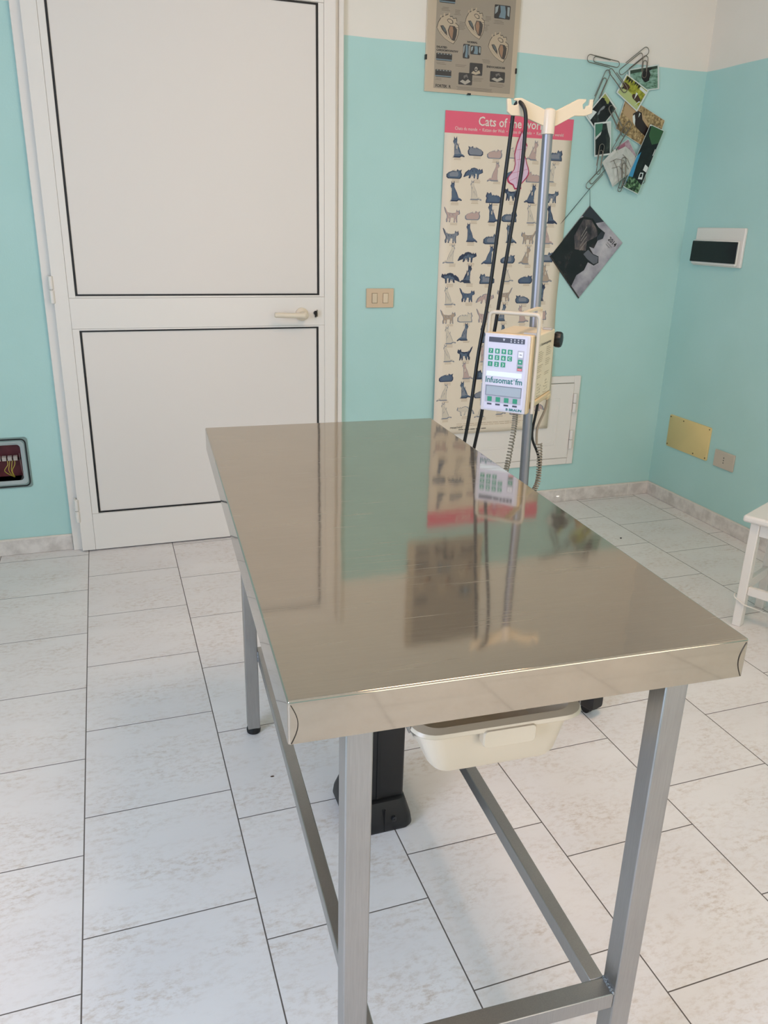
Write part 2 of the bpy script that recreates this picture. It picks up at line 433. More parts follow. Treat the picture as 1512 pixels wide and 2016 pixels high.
TERM = mat('grey_terminal_plastic', (168, 158, 150), .4)
YEL = mat('yellow_green_wire', (176, 158, 62), .45)
for k in range(7):
    cx = -.552-.021*k*1.0-ox
    if k % 1 == 0:
        bm = bmesh.new(); box(bm, cx-.008, cx+.008, .012, .03, .402-oz, .418-oz); box(bm, cx-.008, cx+.008, .016, .03, .418-oz, .421-oz); link('terminal_block', bm, TERM, jb, bevel=.001)
for k in range(9):
    x = -.556-.009*(k % 4)-(.07 if k >= 4 else 0)-ox
    bm = bmesh.new()
    tube(bm, smoothpath([(x, .018, .402-oz), (x+random.uniform(-.004, .004), .012, .385-oz), (x-.006+random.uniform(-.01, .006), .014, .36-oz), (-.566-(.07 if k >= 4 else 0)-ox+random.uniform(-.004, .004), .03, .33-oz), (-.568-(.07 if k >= 4 else 0)-ox, .05, .324-oz)], 4), .0016, 6)
    link('wire', bm, YEL, jb, smooth=True)
bm = bmesh.new(); tube(bm, smoothpath([(-.536-ox, .02, .43-oz), (-.534-ox, .012, .38-oz), (-.53-ox, .015, .33-oz)], 4), .0012, 5); link('cord', bm, mat('grey_wire', (150, 130, 120), .5), jb)

# breaker box, plate, socket on the right wall
Y0 = -.265
bk = thing('fuse_box', 'white wall fuse box with dark flip-up window on the right wall', 'fuse box', (XR, Y0, 1.275))
bm = bmesh.new(); box(bm, -.014, 0, -.158, .158, -.084, .084); link('housing', bm, WPLAST, bk, bevel=.004)
bm = bmesh.new(); box(bm, -.03, -.014, -.142, .15, -.078, .03); link('lower_cover', bm, WPLAST, bk, bevel=.004)
bm = bmesh.new(); prism(bm, [(-.0305, -.068), (-.036, -.066), (-.0335, .022), (-.0305, .026)], -.145, .152); link('smoked_window', bm, mat('smoked_black_plastic', (6, 6, 7), .18), bk, bevel=.002)
yp = thing('blanking_plate', 'yellow-beige blank cover plate with screws on the right wall', 'wall plate', (XR, -.256, .377))
bm = bmesh.new(); r = rrect(-.153, .153, -.082, .082, .008)
loft(bm, [[(.002, y, z) for y, z in r], [(-.0045, y, z) for y, z in r], [(-.006, y*.99, z*.985) for y, z in r]], cap1=True); link('cover', bm, mat('yellow_aged_plastic', (222, 196, 134), .45, noisec=.03, nscale=7), yp, smooth=True)
for y, z in ((.143, .072), (.045, .07), (-.143, .072), (.143, -.07), (-.055, -.07), (-.141, -.07)):
    bm = bmesh.new(); cyl(bm, (-.0062, y, z), (-.0075, y, z), .0035, n=12); link('screw', bm, mat('dull_screw', (120, 100, 70), .4, metal=.6), yp)
so = thing('power_socket', 'small beige three-pin power socket on the right wall below the yellow plate', 'socket', (XR, -.524, .331))
link('socket_plate', bx(-.009, 0, -.064, .064, -.04, .04), mat('taupe_socket_plastic', (196, 182, 164), .35), so, bevel=.002)
bm = bmesh.new()
for z in (-.012, 0, .012): cyl(bm, (-.0091, .0, z), (-.0094, .0, z), .0028, n=12)
link('pin_holes', bm, RUBBER, so)

# ------------------------------------------------------------------ access panel behind the cats poster
ap = thing('access_panel', 'white hinged access hatch low on the back wall behind the poster', 'access panel', (1.675, 0, .43))
AX = 1.675; AZ = .43
bm = bmesh.new(); ring(bm, 1.335-AX, 2.012-AX, .239-AZ, .623-AZ, 1.30-AX, 2.047-AX, .205-AZ, .658-AZ, -.012, 0); link('panel_frame', bm, DOORW, ap, bevel=.003)
bm = bmesh.new(); box(bm, 1.337-AX, 2.010-AX, -.016, -.002, .241-AZ, .621-AZ); d_ = link('panel_door', bm, DOORW, ap, bevel=.002)
bm = bmesh.new(); ring(bm, 1.42-AX, 1.925-AX, .322-AZ, .54-AZ, 1.41-AX, 1.935-AX, .312-AZ, .55-AZ, -.0175, -.016); link('moulding', bm, DOORW, d_, bevel=.0008)
for z0 in (.478, .29):
    bm = bmesh.new(); cyl(bm, (2.018-AX, -.022, z0-AZ), (2.018-AX, -.022, z0+.045-AZ), .0092); cyl(bm, (2.018-AX, -.022, z0+.048-AZ), (2.018-AX, -.022, z0+.094-AZ), .0092)
    cyl(bm, (2.018-AX, -.019, z0+.04-AZ), (2.018-AX, -.019, z0+.052-AZ), .003)
    link('hinge', bm, WPLAST, ap, bevel=.001)

# ------------------------------------------------------------------ cats poster
SIT = [(.15, 0), (.75, 0), (.8, .03), (.7, .06), (.68, .3), (.7, .5), (.66, .62), (.78, .66), (.82, .74), (.76, .8), (.74, .95), (.67, .86), (.58, .87), (.52, .96), (.5, .8), (.5, .7), (.44, .6), (.3, .45), (.2, .28), (.15, .12), (-.1, .1), (-.25, .02), (-.22, -.03), (0, .03)]
SITL = [(.2, 0), (.85, 0), (1.0, .06), (1.25, .03), (1.27, .09), (1.0, .14), (.92, .25), (.8, .42), (.62, .6), (.55, .68), (.56, .8), (.52, .97), (.44, .86), (.36, .86), (.28, .96), (.27, .8), (.2, .73), (.26, .64), (.36, .62), (.33, .45), (.36, .2), (.34, .05)]
WALK = [(0, .62), (.02, .72), (.06, .88), (.11, .77), (.18, .78), (.23, .89), (.25, .74), (.3, .66), (.5, .63), (.75, .66), (.88, .7), (.98, .9), (1.05, 1.05), (1.09, 1.02), (.98, .68), (.88, .5), (.86, .35), (.92, .2), (.9, .02), (.82, .0), (.82, .18), (.72, .33), (.7, .18), (.72, .02), (.64, .0), (.62, .2), (.6, .33), (.4, .33), (.38, .15), (.4, .0), (.32, 0), (.31, .2), (.28, .3), (.24, .15), (.22, 0), (.15, 0), (.18, .35), (.16, .5), (.06, .53)]
CROUCH = [(0, .0), (.9, 0), (1.05, .08), (1.04, .35), (.85, .52), (.5, .54), (.4, .52), (.36, .64), (.31, .76), (.25, .66), (.12, .66), (.07, .76), (.03, .6), (-.02, .46), (.05, .34), (.0, .15)]
ARCH = [(0, .45), (.03, .6), (.07, .72), (.12, .62), (.2, .62), (.26, .72), (.28, .58), (.4, .7), (.6, .76), (.8, .7), (.92, .5), (1.12, .35), (1.25, .1), (1.3, .12), (1.18, .42), (.95, .62), (.9, .3), (.95, .05), (.86, .02), (.8, .3), (.66, .36), (.6, .05), (.52, .03), (.55, .36), (.4, .36), (.36, .1), (.4, 0), (.3, 0), (.26, .32), (.12, .38)]
LOAF = [(0, .1), (.1, 0), (.9, 0), (1.0, .12), (1.02, .3), (.95, .45), (1.0, .62), (.9, .56), (.78, .56), (.7, .64), (.68, .48), (.4, .52), (.15, .42), (.0, .28)]
POSES = [SIT, SITL, WALK, CROUCH, ARCH, LOAF]
CC = [mat('cat_print_%s' % n, c, .65) for n, c in (('slate', (76, 92, 116)), ('blueblack', (46, 56, 78)), ('grey', (126, 130, 138)), ('mist', (168, 166, 160)), ('rose', (186, 160, 150)), ('bluegrey', (84, 100, 118)), ('tan', (172, 152, 132)), ('light', (206, 194, 174)))]
CX0, CX1, CZ0, CZ1 = 1.259, 1.872, .405, 1.790
def sheet_y(x, z):     # the paper hangs clear of the hatch at its foot
    t = min(1, max(0, (1.05-z)/.6)); t = t*t*(3-2*t)
    w = .0025*math.sin((z-.4)*9+x*3)*(1 if z < 1.6 else .3)+.003
    if z < .6: w += .004*math.sin(x*40)*(.6-z)/.2*.6
    return -(w+.0245*t)-.001
poster = thing('cat_poster', 'tall cream cats poster with pink header hanging behind the drip stand', 'poster', (1.565, 0, .405))
PX, PZ = 1.565, .405
bm = bmesh.new(); NX, NZ = 14, 60
gv = [[bm.verts.new((CX0+(CX1-CX0)*i/NX-PX, sheet_y(CX0+(CX1-CX0)*i/NX, CZ0+(CZ1-CZ0)*j/NZ), CZ0+(CZ1-CZ0)*j/NZ-PZ)) for i in range(NX+1)] for j in range(NZ+1)]
for j in range(NZ):
    for i in range(NX): bm.faces.new((gv[j][i], gv[j][i+1], gv[j+1][i+1], gv[j+1][i]))
o = link('poster_paper', bm, CREAM, poster, smooth=True)
md = o.modifiers.new('thick', 'SOLIDIFY'); md.thickness = .0004; md.offset = 0
def put(bm, pts, lift, mi):   # print hugging the sheet
    return poly(bm, [(x-PX, sheet_y(x, z)-lift, z-PZ) for x, z in pts], mi)
bm = bmesh.new()
N = 14
for i in range(N):
    x0 = CX0+(CX1-CX0)*i/N; x1 = CX0+(CX1-CX0)*(i+1)/N
    for j in range(4):
        z0, z1 = 1.706+(CZ1-1.706)*j/4, 1.706+(CZ1-1.706)*(j+1)/4
        put(bm, [(x0, z0), (x1, z0), (x1, z1), (x0, z1)], .0006, 0)
ty = sheet_y(1.56, 1.74)-.0014
text_into(bm, 'Cats of the world', .05, backM(1.411-PX, 1.741-PZ, ty), 1, width=.325, bold=.0006)
text_into(bm, 'Chats du monde  •  Katzen der Welt  •  Gatos del mundo  •  Katten van de wereld', .0185, backM(1.305-PX, 1.719-PZ, ty), 1, width=.52)
link('header', bm, [PINK, PAPERW], poster)
bm = bmesh.new()
rows = 14; pitch = (1.69-.475)/rows
rnd = random.Random(3)
colx = [.055, .147, .243, .335, .432, .53]
for rI in range(rows):
    for cI, cx in enumerate(colx):
        pose = POSES[rnd.choice([0, 0, 1, 1, 2, 2, 3, 4, 5])]; c0 = rnd.choice([0, 0, 1, 2, 3, 3, 4, 4, 5, 5, 6, 7])
        sit = pose in (SIT, SITL)
        s = .080 if sit else .070
        flip = rnd.random() < .45
        zb = 1.69-pitch*(rI+1)+.016+rnd.uniform(-.004, .004)+(.0035 if cI % 2 else -.0035)
        xb = CX0+cx+rnd.uniform(-.006, .006)
        sxw = s*(.62 if sit else .95)
        def tr(p, k=1., ox_=0., oz_=0.):
            px, pz = p; px = .5+(px-.5)*k; pz = .45+(pz-.45)*k
            px += ox_; pz += oz_
            if flip: px = 1-px
            return (xb+(px-.5)*sxw, zb+pz*s*(1. if sit else .8))
        light = c0 in (3, 4, 6, 7)
        put(bm, [tr(p, 1.07) for p in pose], .0008, 2 if light else 1)
        put(bm, [tr(p, .93) for p in pose], .0011, 7 if (c0 == 3) else c0)
        if not light:      # paler inner coat of the dark cats
            put(bm, [tr(p, .62, -.02, -.04) for p in pose], .0012, 5 if c0 in (0, 1) else 2)
        # coat markings
        for q in range(4 if rnd.random() < .9 else 0):
            ax = .3+.13*q; az = (.18+.12*q) if sit else (.42+.04*(q % 2))
            a = (ax, az); b2 = (ax+.05, az+.02); c3 = (ax+.09, az+.15); d4 = (ax+.04, az+.13)
            put(bm, [tr(p, .9) for p in (a, b2, c3, d4)], .0014, (1 if not light else 2) if q % 2 else (5 if not light else 3))
        if rnd.random() < .4 and sit: put(bm, [tr(p) for p in ((.5, .4), (.6, .38), (.62, .55), (.52, .58))], .0016, 7)
        for q in range(rnd.choice([2, 3, 3])):
            w_ = .036*(1-.2*rnd.random()); put(bm, [(xb-w_/2+.008, zb-.0065-.0052*q), (xb+w_/2+.008, zb-.0065-.0052*q), (xb+w_/2+.008, zb-.0045-.0052*q), (xb-w_/2+.008, zb-.0045-.0052*q)], .0007, 8)
for q, (zz, x0, x1) in enumerate(((.452, .12, .5), (.443, .12, .46))):
    for k in range(12):
        a = CX0+x0+(x1-x0)*k/12; put(bm, [(a, zz), (a+(x1-x0)/14, zz), (a+(x1-x0)/14, zz+.0022), (a, zz+.0022)], .0012, 8)
text_into(bm, 'reserved', .018, backM(1.345-PX, .432-PZ, sheet_y(1.37, .435)-.003, 0), 9)
for k in range(5): put(bm, [(1.39+.03*k, .424), (1.415+.03*k, .424), (1.415+.03*k, .427), (1.39+.03*k, .427)], .0022, 9)
link('cat_prints', bm, CC+[mat('brown_small_print', (188, 166, 138), .7), INK], poster)

# tree-shaped paper tag stuck on the poster
tree = [(1.620, 1.736), (1.636, 1.70), (1.651, 1.675), (1.645, 1.655), (1.641, 1.638), (1.650, 1.62), (1.656, 1.602), (1.664, 1.588), (1.670, 1.570), (1.667, 1.555), (1.658, 1.542), (1.635, 1.518), (1.637, 1.499), (1.603, 1.496), (1.593, 1.512), (1.575, 1.519), (1.567, 1.525), (1.563, 1.534), (1.566, 1.543), (1.593, 1.576), (1.597, 1.599), (1.590, 1.640), (1.600, 1.686)]
bm = bmesh.new(); cx_ = sum(p[0] for p in tree)/len(tree); cz_ = sum(p[1] for p in tree)/len(tree)
A = [bm.verts.new((x-cx_, -.0, z-cz_)) for x, z in tree]; bm.faces.new(A)
for f in bm.faces: f.material_index = 0
poly(bm, [((x-cx_)*.88, -.0012, (z-cz_)*.93) for x, z in tree], 1)
for a, b_ in (((1.600, 1.655), (1.648, 1.662)), ((1.603, 1.615), (1.645, 1.624)), ((1.58, 1.56), (1.664, 1.582)), ((1.575, 1.53), (1.61, 1.545)), ((1.612, 1.52), (1.618, 1.70)), ((1.628, 1.53), (1.632, 1.67))):
    tube(bm, [(a[0]-cx_, -.0014, a[1]-cz_), (b_[0]-cx_, -.0014, b_[1]-cz_)], .0007, 4, mi=0)
o = link('paper_tree', bm, [mat('crimson_felt_pen', (176, 48, 84), .6), mat('lilac_paper', (216, 186, 204), .65)], None)
tag(o, 'pink hand-coloured paper tree stuck on the cats poster behind the black tube', 'paper decoration')
o.location = (cx_, sheet_y(cx_, cz_)-.003, cz_)
md = o.modifiers.new('thick', 'SOLIDIFY'); md.thickness = .0003

# ------------------------------------------------------------------ framed heart poster
hp = thing('framed_heart_chart', 'clip-framed grey heart anatomy chart on the back wall above the cats poster', 'framed chart', (1.365, 0, 2.14))
HX, HZ = 1.365, 2.14
hx0, hx1, hz0, hz1 = 1.160, 1.569, 1.854, 2.44
bm = bmesh.new(); box(bm, hx0-HX, hx1-HX, -.008, -.001, hz0-HZ, hz1-HZ); link('backing_board', bm, mat('cream_mount_board', (220, 206, 182), .5), hp)
bm = bmesh.new(); box(bm, 1.199-HX, 1.547-HX, -.0088, -.008, 1.868-HZ, 2.425-HZ); link('chart_paper', bm, mat('grey_chart_paper', (180, 170, 152), .6, noisec=.03, nscale=10), hp)
bm = bmesh.new()
def q2(x0, x1, z0, z1, y, mi): poly(bm, [(x0-HX, y, z0-HZ), (x1-HX, y, z0-HZ), (x1-HX, y, z1-HZ), (x0-HX, y, z1-HZ)], mi)
def heart(cx, cz, s, wide=1.):
    out = [(-.42, .55), (-.3, .85), (-.12, 1.0), (.06, 1.12), (.1, .95), (.2, .98), (.24, .85), (.38, .9), (.42, .7), (.35, .6), (.5, .45), (.52, .2), (.5, -.1), (.44, -.4), (.3, -.72), (.12, -.62), (-.12, -.42), (-.34, -.12), (-.48, .2)]
    P = lambda pts, k, y, mi, dx_=0, dz_=0: poly(bm, [(cx+(x*k+dx_)*s*wide-HX, y, cz+(z*k+dz_)*s-HZ) for x, z in pts], mi)
    P(out, 1.05, -.0090, 1); P(out, 1., -.0092, 0)
    P([(-.34, .35), (-.25, .1), (-.12, -.1), (.0, -.25), (-.02, -.02), (-.1, .22), (-.2, .38)], 1., -.0094, 1)
    P([(-.28, .33), (-.2, .12), (-.1, -.05), (-.06, .05), (-.14, .24), (-.2, .34)], 1., -.0096, 2)
    P([(.1, .42), (.02, .1), (.08, -.2), (.22, -.5), (.36, -.55), (.44, -.2), (.45, .2), (.34, .4)], 1., -.0094, 1)
    P([(.13, .38), (.06, .1), (.12, -.2), (.24, -.46), (.26, -.2), (.28, .1), (.24, .36)], 1., -.0096, 3)
    P([(-.04, .75), (.02, .62), (.14, .52), (.26, .56), (.24, .74), (.12, .84), (.02, .84)], 1., -.0094, 1)
    P([(-.01, .74), (.04, .64), (.14, .56), (.22, .6), (.2, .72), (.12, .8), (.03, .8)], 1., -.0096, 0)
    P([(-.36, .85), (-.34, 1.02), (-.3, 1.02), (-.28, .86)], 1., -.0091, 0); P([(-.2, .96), (-.2, 1.16), (-.14, 1.16), (-.12, .98)], 1., -.0091, 0); P([(.0, 1.05), (.04, 1.22), (.1, 1.2), (.08, 1.04)], 1., -.0091, 0)
    for k in range(7):
        z = .3-.13*k; P([(.4, z), (.5-.02*k, z+.03), (.5-.02*k, z+.05), (.4, z+.03)], 1., -.0097, 1)
        P([(-.36+.08*k, -.2-.07*k+.12), (-.3+.08*k, -.12-.07*k+.12), (-.29+.08*k, -.13-.07*k+.12), (-.35+.08*k, -.21-.07*k+.12)], .9, -.0097, 1)
heart(1.249, 2.072, .055, 1.7); heart(1.366, 2.099, .056, 1.5); heart(1.478, 2.024, .056, 1.6)
def scan(x0, x1, z0, z1, kind):
    poly(bm, [(x-HX, -.0092, z-HZ) for x, z in rrect(x0, x1, z0, z1, .004, 3)], 4)
    w, h__ = x1-x0, z1-z0
    def pp(pts, mi, y=-.0094): poly(bm, [(x0+x*w-HX, y, z0+z*h__-HZ) for x, z in pts], mi)
    if kind == 'xray': pp([(.3, .1), (.7, .05), (.72, .5), (.65, .95), (.35, .95), (.4, .5)], 5); pp([(.05, .8), (.25, .95), (.2, .5), (.05, .3)], 6); pp([(.8, .9), (.95, .9), (.95, .2), (.82, .3)], 6)
    elif kind == 'echo': pp([(.15, .15), (.5, .05), (.85, .2), (.75, .45), (.5, .25), (.3, .35)], 0); pp([(.42, .35), (.58, .35), (.62, .6), (.5, .72), (.4, .6)], 7); pp([(.46, .42), (.54, .42), (.55, .55), (.5, .6), (.45, .55)], 4, -.0096)
    elif kind == 'fan': pp([(.1, .25), (.5, .02), (.9, .3), (.7, .5), (.5, .3), (.3, .42)], 7); pp([(.4, .5), (.55, .7), (.7, .55), (.6, .9), (.35, .75)], 8)
    elif kind == 'wave':
        pp([(0, .08), (1, .08), (1, .22), (0, .22)], 5)
        for k in range(5): pp([(.05+.19*k, .86), (.14+.19*k, .98), (.2+.19*k, .84)], 6)
scan(1.452, 1.524, 2.138, 2.187, 'xray'); scan(1.322, 1.352, 1.984, 2.036, 'xray'); scan(1.355, 1.402, 2.001, 2.033, 'xray')
scan(1.205, 1.275, 1.968, 1.995, 'wave'); scan(1.204, 1.275, 1.909, 1.936, 'wave'); scan(1.355, 1.414, 1.926, 1.971, 'echo'); scan(1.308, 1.370, 1.888, 1.932, 'fan'); scan(1.450, 1.519, 1.908, 1.947, 'fan'); scan(1.209, 1.278, 2.171, 2.20, 'wave')
text_into(bm, 'NORMAL', .0095, backM(1.339-HX, 2.041-HZ, -.0094), 4, width=.046, bold=.0005)
text_into(bm, 'DILATED', .0095, backM(1.205-HX, 2.013-HZ, -.0094), 4, width=.046, bold=.0005)
text_into(bm, 'CARDIOMYOPATHY', .0095, backM(1.205-HX, 2.002-HZ, -.0094), 4, width=.097, bold=.0005)
text_into(bm, 'ENDOCARDIOSIS', .0095, backM(1.432-HX, 1.959-HZ, -.0094), 4, width=.085, bold=.0005)
text_into(bm, 'FORTEK', .0145, backM(1.207-HX, 1.872-HZ, -.0094), 4, width=.052, bold=.0005)
text_into(bm, 'R', .0145, backM(1.266-HX, 1.872-HZ, -.0094), 4, bold=.0005)
rn = random.Random(5)
for (x0, x1, z0, n) in ((1.275, 1.31, 2.15, 4), (1.295, 1.33, 2.11, 6), (1.41, 1.44, 2.14, 4), (1.41, 1.435, 2.11, 5), (1.45, 1.50, 2.13, 3), (1.29, 1.34, 1.958, 2), (1.41, 1.45, 1.985, 3), (1.205, 1.25, 1.96, 2), (1.37, 1.42, 1.915, 3), (1.45, 1.52, 1.90, 3), (1.30, 1.47, 1.878, 3), (1.205, 1.24, 1.903, 2), (1.22, 1.26, 2.155, 3)):
    for k in range(n): q2(x0+rn.uniform(0, .006), x1-rn.uniform(0, .01), z0-.005*k, z0-.005*k+.0014, -.0092, 9)
link('chart_prints', bm, [mat('heart_cream', (212, 198, 172), .6), mat('heart_outline', (62, 54, 48), .6), mat('heart_blue', (96, 110, 112), .6), mat('heart_tan', (178, 140, 108), .6), INK, mat('xray_blue', (130, 160, 176), .6), mat('xray_pale', (176, 190, 192), .6), mat('scan_white', (200, 196, 184), .6), mat('scan_grey', (120, 116, 110), .6), mat('chart_grey_print', (122, 112, 98), .7)], hp)
bm = bmesh.new(); box(bm, hx0-HX, hx1-HX, -.0118, -.0100, hz0-HZ, hz1-HZ)
m, g = newm('clear_picture_glass'); g.b.inputs['Transmission Weight'].default_value = 1.; g.b.inputs['Roughness'].default_value = .02; g.b.inputs['IOR'].default_value = 1.45
tr_ = g.n('ShaderNodeBsdfTransparent'); gls = g.n('ShaderNodeBsdfGlossy'); gls.inputs['Roughness'].default_value = .03
fr = g.n('ShaderNodeFresnel'); fr.inputs[0].default_value = 1.45; mx = g.n('ShaderNodeMixShader'); g.l(fr.outputs[0], mx.inputs[0]); g.l(tr_.outputs[0], mx.inputs[1]); g.l(gls.outputs[0], mx.inputs[2]); g.l(mx.outputs[0], g.nt.nodes['Material Output'].inputs['Surface'])
GLASS = m
link('glass', bm, GLASS, hp)
for a in ((hx0-.002-HX, hx0+.004-HX, 1.967-HZ, 1.985-HZ), (hx1-.004-HX, hx1+.002-HX, 1.945-HZ, 1.965-HZ), (1.352-HX, 1.366-HX, hz0-.002-HZ, hz0+.004-HZ)):
    link('frame_clip', bx(a[0], a[1], -.0135, -.0005, a[2], a[3]), BLACKP, hp)
bm = bmesh.new()
struct_pane = bmesh.new(); box(struct_pane, XL-.072, XL-.068, WY0+.06, ym-.05, WZ0+.06, WZ1-.06); box(struct_pane, XL-.072, XL-.068, ym+.05, WY1-.06, WZ0+.06, WZ1-.06)
wp = link('window_pane', struct_pane, GLASS, bpy.data.objects['window_1'])
bm = bmesh.new(); box(bm, VX0+.06, 1.35, YF-.072, YF-.068, VZ0+.06, VZ1-.06); box(bm, 1.45, VX1-.06, YF-.072, YF-.068, VZ0+.06, VZ1-.06); link('window_pane', bm, GLASS, bpy.data.objects['fill_window'])

# ------------------------------------------------------------------ wire photo holder: giant clips and cards
WIRE = mat('grey_clip_wire', (128, 122, 112), .35, metal=.8)
def clip_path(L, W):
    P = []
    def arc(cx, cz, r, a0, a1, n=8):
        for k in range(n+1):
            a = math.radians(a0+(a1-a0)*k/n); P.append((cx+r*math.cos(a), cz+r*math.sin(a)))
    R = W/2; r2 = W*.40; r3 = W*.36
    P.append((L*.28, R))                                   # outer free end
    arc(L-R, 0, R, 90, -90)
    arc(R*.9, -R+r2+.0, r2*.98, -90, -270)                 # tail turn
    arc(L*.80-r3, -R+2*r2-.0-r3, r3, 90, -90)
    P.append((L*.30, -R+2*r2-2*r3))
    return P
def giant_clip(p, q, width, label, y=-.012, tilt=0.):
    p = Vector((p[0], 0, p[1])); q = Vector((q[0], 0, q[1])); L = (q-p).length; a = math.atan2(q.z-p.z, q.x-p.x)
    bm = bmesh.new(); pts = clip_path(L, width); ca_, sa_ = math.cos(a), math.sin(a)
    n = len(pts); out = []
    for k, (u, v) in enumerate(pts):
        out.append((u*ca_-v*sa_, -.0016*math.sin(k/n*PI*2)+tilt*(u/L-.5), u*sa_+v*ca_))
    tube(bm, out, .0017, 6)
    o = link('paper_clip', bm, WIRE, None, smooth=True); o.location = (p.x, y, p.z)
    return tag(o, label, 'paper clip', 'giant wire paper clips of the photo holder')
giant_clip((2.068, 2.013), (1.903, 2.031), .030, 'giant wire paper clip lying level, leftmost at the top of the chain')
giant_clip((2.069, 1.985), (2.205, 2.088), .031, 'giant wire paper clip slanting up to the right across the paint line', -.013)
giant_clip((2.200, 1.975), (2.198, 2.062), .026, 'giant wire paper clip standing upright behind the green cat card', -.009)
giant_clip((1.955, 1.84), (2.018, 1.992), .026, 'giant wire paper clip leaning upright above the black kitten card', -.010)
giant_clip((2.018, 1.998), (2.115, 1.915), .028, 'giant wire paper clip whose end grips the yellow-green card', -.016)
giant_clip((2.125, 1.735), (2.034, 1.852), .024, 'giant wire paper clip poking onto the diamond-tilted black cat card', -.024)
giant_clip((2.075, 1.672), (2.150, 1.795), .026, 'giant wire paper clip whose end grips the brown dog card', -.022)
giant_clip((2.006, 1.572), (2.014, 1.698), .024, 'giant wire paper clip gripping the foot of the upright black cat card', -.026)
giant_clip((2.060, 1.612), (1.965, 1.515), .028, 'lowest left giant wire paper clip holding the calendar cord', -.012)
giant_clip((2.145, 1.53), (2.128, 1.648), .022, 'giant wire paper clip lying over the crumpled white paper', -.036)
giant_clip((2.262, 1.60), (2.262, 1.545), .020, 'giant wire paper clip poking out right of the long dark card', -.013)
giant_clip((2.16, 1.578), (2.138, 1.505), .020, 'giant wire paper clip ending below the long dark card', -.012)

def photomat(name, stops, scale, stretch=(1, 1, 1), rough=.3, detail=6):
    m, g = newm(name)
    tc = g.n('ShaderNodeTexCoord'); mp = g.n('ShaderNodeMapping'); mp.inputs['Scale'].default_value = stretch; g.l(tc.outputs['Object'], mp.inputs[0])
    n = g.noise(mp.outputs[0], scale, detail, .6)
    cr = g.n('ShaderNodeValToRGB'); g.l(n, cr.inputs[0])
    el = cr.color_ramp.elements
    while len(el) < len(stops): el.new(.5)
    for e, (p, c) in zip(el, stops): e.position = p; e.color = (*lin(c), 1)
    g.l(cr.outputs[0], g.b.inputs['Base Color']); g.b.inputs['Roughness'].default_value = rough
    return m
CARDEDGE = mat('white_card', (205, 212, 205), .5)
DARKP = mat('black_photo', (10, 11, 13), .3)
def card(name, quad, y, mats, shapes, label, cat='photo card', border=.05, tx=0., tz=0., curl=0.):
    """quad TL,TR,BR,BL in wall x,z; shapes are (u,v) polygons with a material index"""
    c = Vector((sum(p[0] for p in quad)/4, 0, sum(p[1] for p in quad)/4))
    Q = [Vector((p[0], 0, p[1]))-c for p in quad]
    def at(u, v, lift=0.):
        top = Q[0].lerp(Q[1], u); bot = Q[3].lerp(Q[2], u); P = top.lerp(bot, v)
        P.y = -(u-.5)*tx-(v-.5)*tz-curl*((u-.5)**2+(v-.5)**2)-lift
        return P
    bm = bmesh.new()
    n = 6; V = [[bm.verts.new(at(i/n, j/n)) for i in range(n+1)] for j in range(n+1)]
    B = [[bm.verts.new(at(i/n, j/n)+Vector((0, .0006, 0))) for i in range(n+1)] for j in range(n+1)]
    for j in range(n):
        for i in range(n):
            bm.faces.new((V[j][i], V[j][i+1], V[j+1][i+1], V[j+1][i])).material_index = 0
            bm.faces.new((B[j][i], B[j+1][i], B[j+1][i+1], B[j][i+1])).material_index = 0
    for k in range(n):
        for a, b_ in (((0, k), (0, k+1)), ((n, k), (n, k+1)), ((k, 0), (k+1, 0)), ((k, n), (k+1, n))):
            bm.faces.new((V[a[0]][a[1]], V[b_[0]][b_[1]], B[b_[0]][b_[1]], B[a[0]][a[1]]))
    e = border
    W2 = [[bm.verts.new(at(e+(1-2*e)*i/n, e+(1-2*e)*j/n, .0003)) for i in range(n+1)] for j in range(n+1)]
    for j in range(n):
        for i in range(n): bm.faces.new((W2[j][i], W2[j][i+1], W2[j+1][i+1], W2[j+1][i])).material_index = 1
    for k, (pts, mi) in enumerate(shapes):
        poly(bm, [at(u, v, .0009+.0002*k) for u, v in pts], mi)
    o = link(name, bm, [CARDEDGE]+mats, None); o.location = (c.x, y, c.z)
    return tag(o, label, cat, None)
def blob(cx, cy, rx, ry, n=14, j=.15, seed=1):
    r = random.Random(seed); return [(cx+rx*math.cos(2*PI*k/n)*(1+r.uniform(-j, j)), cy+ry*math.sin(2*PI*k/n)*(1+r.uniform(-j, j))) for k in range(n)]
GREENP = photomat('green_stream_photo', ((.35, (60, 92, 70)), (.5, (112, 150, 128)), (.65, (142, 172, 158))), 40, (1, 1, 2.5))
card('photo_card', [(2.118, 2.003), (2.274, 2.036), (2.291, 1.938), (2.138, 1.912)], -.008, [GREENP, DARKP, mat('dark_green_photo', (44, 62, 48), .4)],
     [([(.06, .06), (.94, .06), (.94, .16), (.06, .2)], 3), (blob(.56, .38, .14, .27, 14, .1, 2), 2), ([(.5, .12), (.6, .08), (.78, .1), (.72, .18), (.6, .22)], 2)],
     'turquoise-green photo card of a black bird by water, topmost of the cards')
YG = photomat('yellow_meadow_photo', ((.35, (92, 100, 22)), (.5, (148, 150, 40)), (.65, (176, 178, 70))), 45)
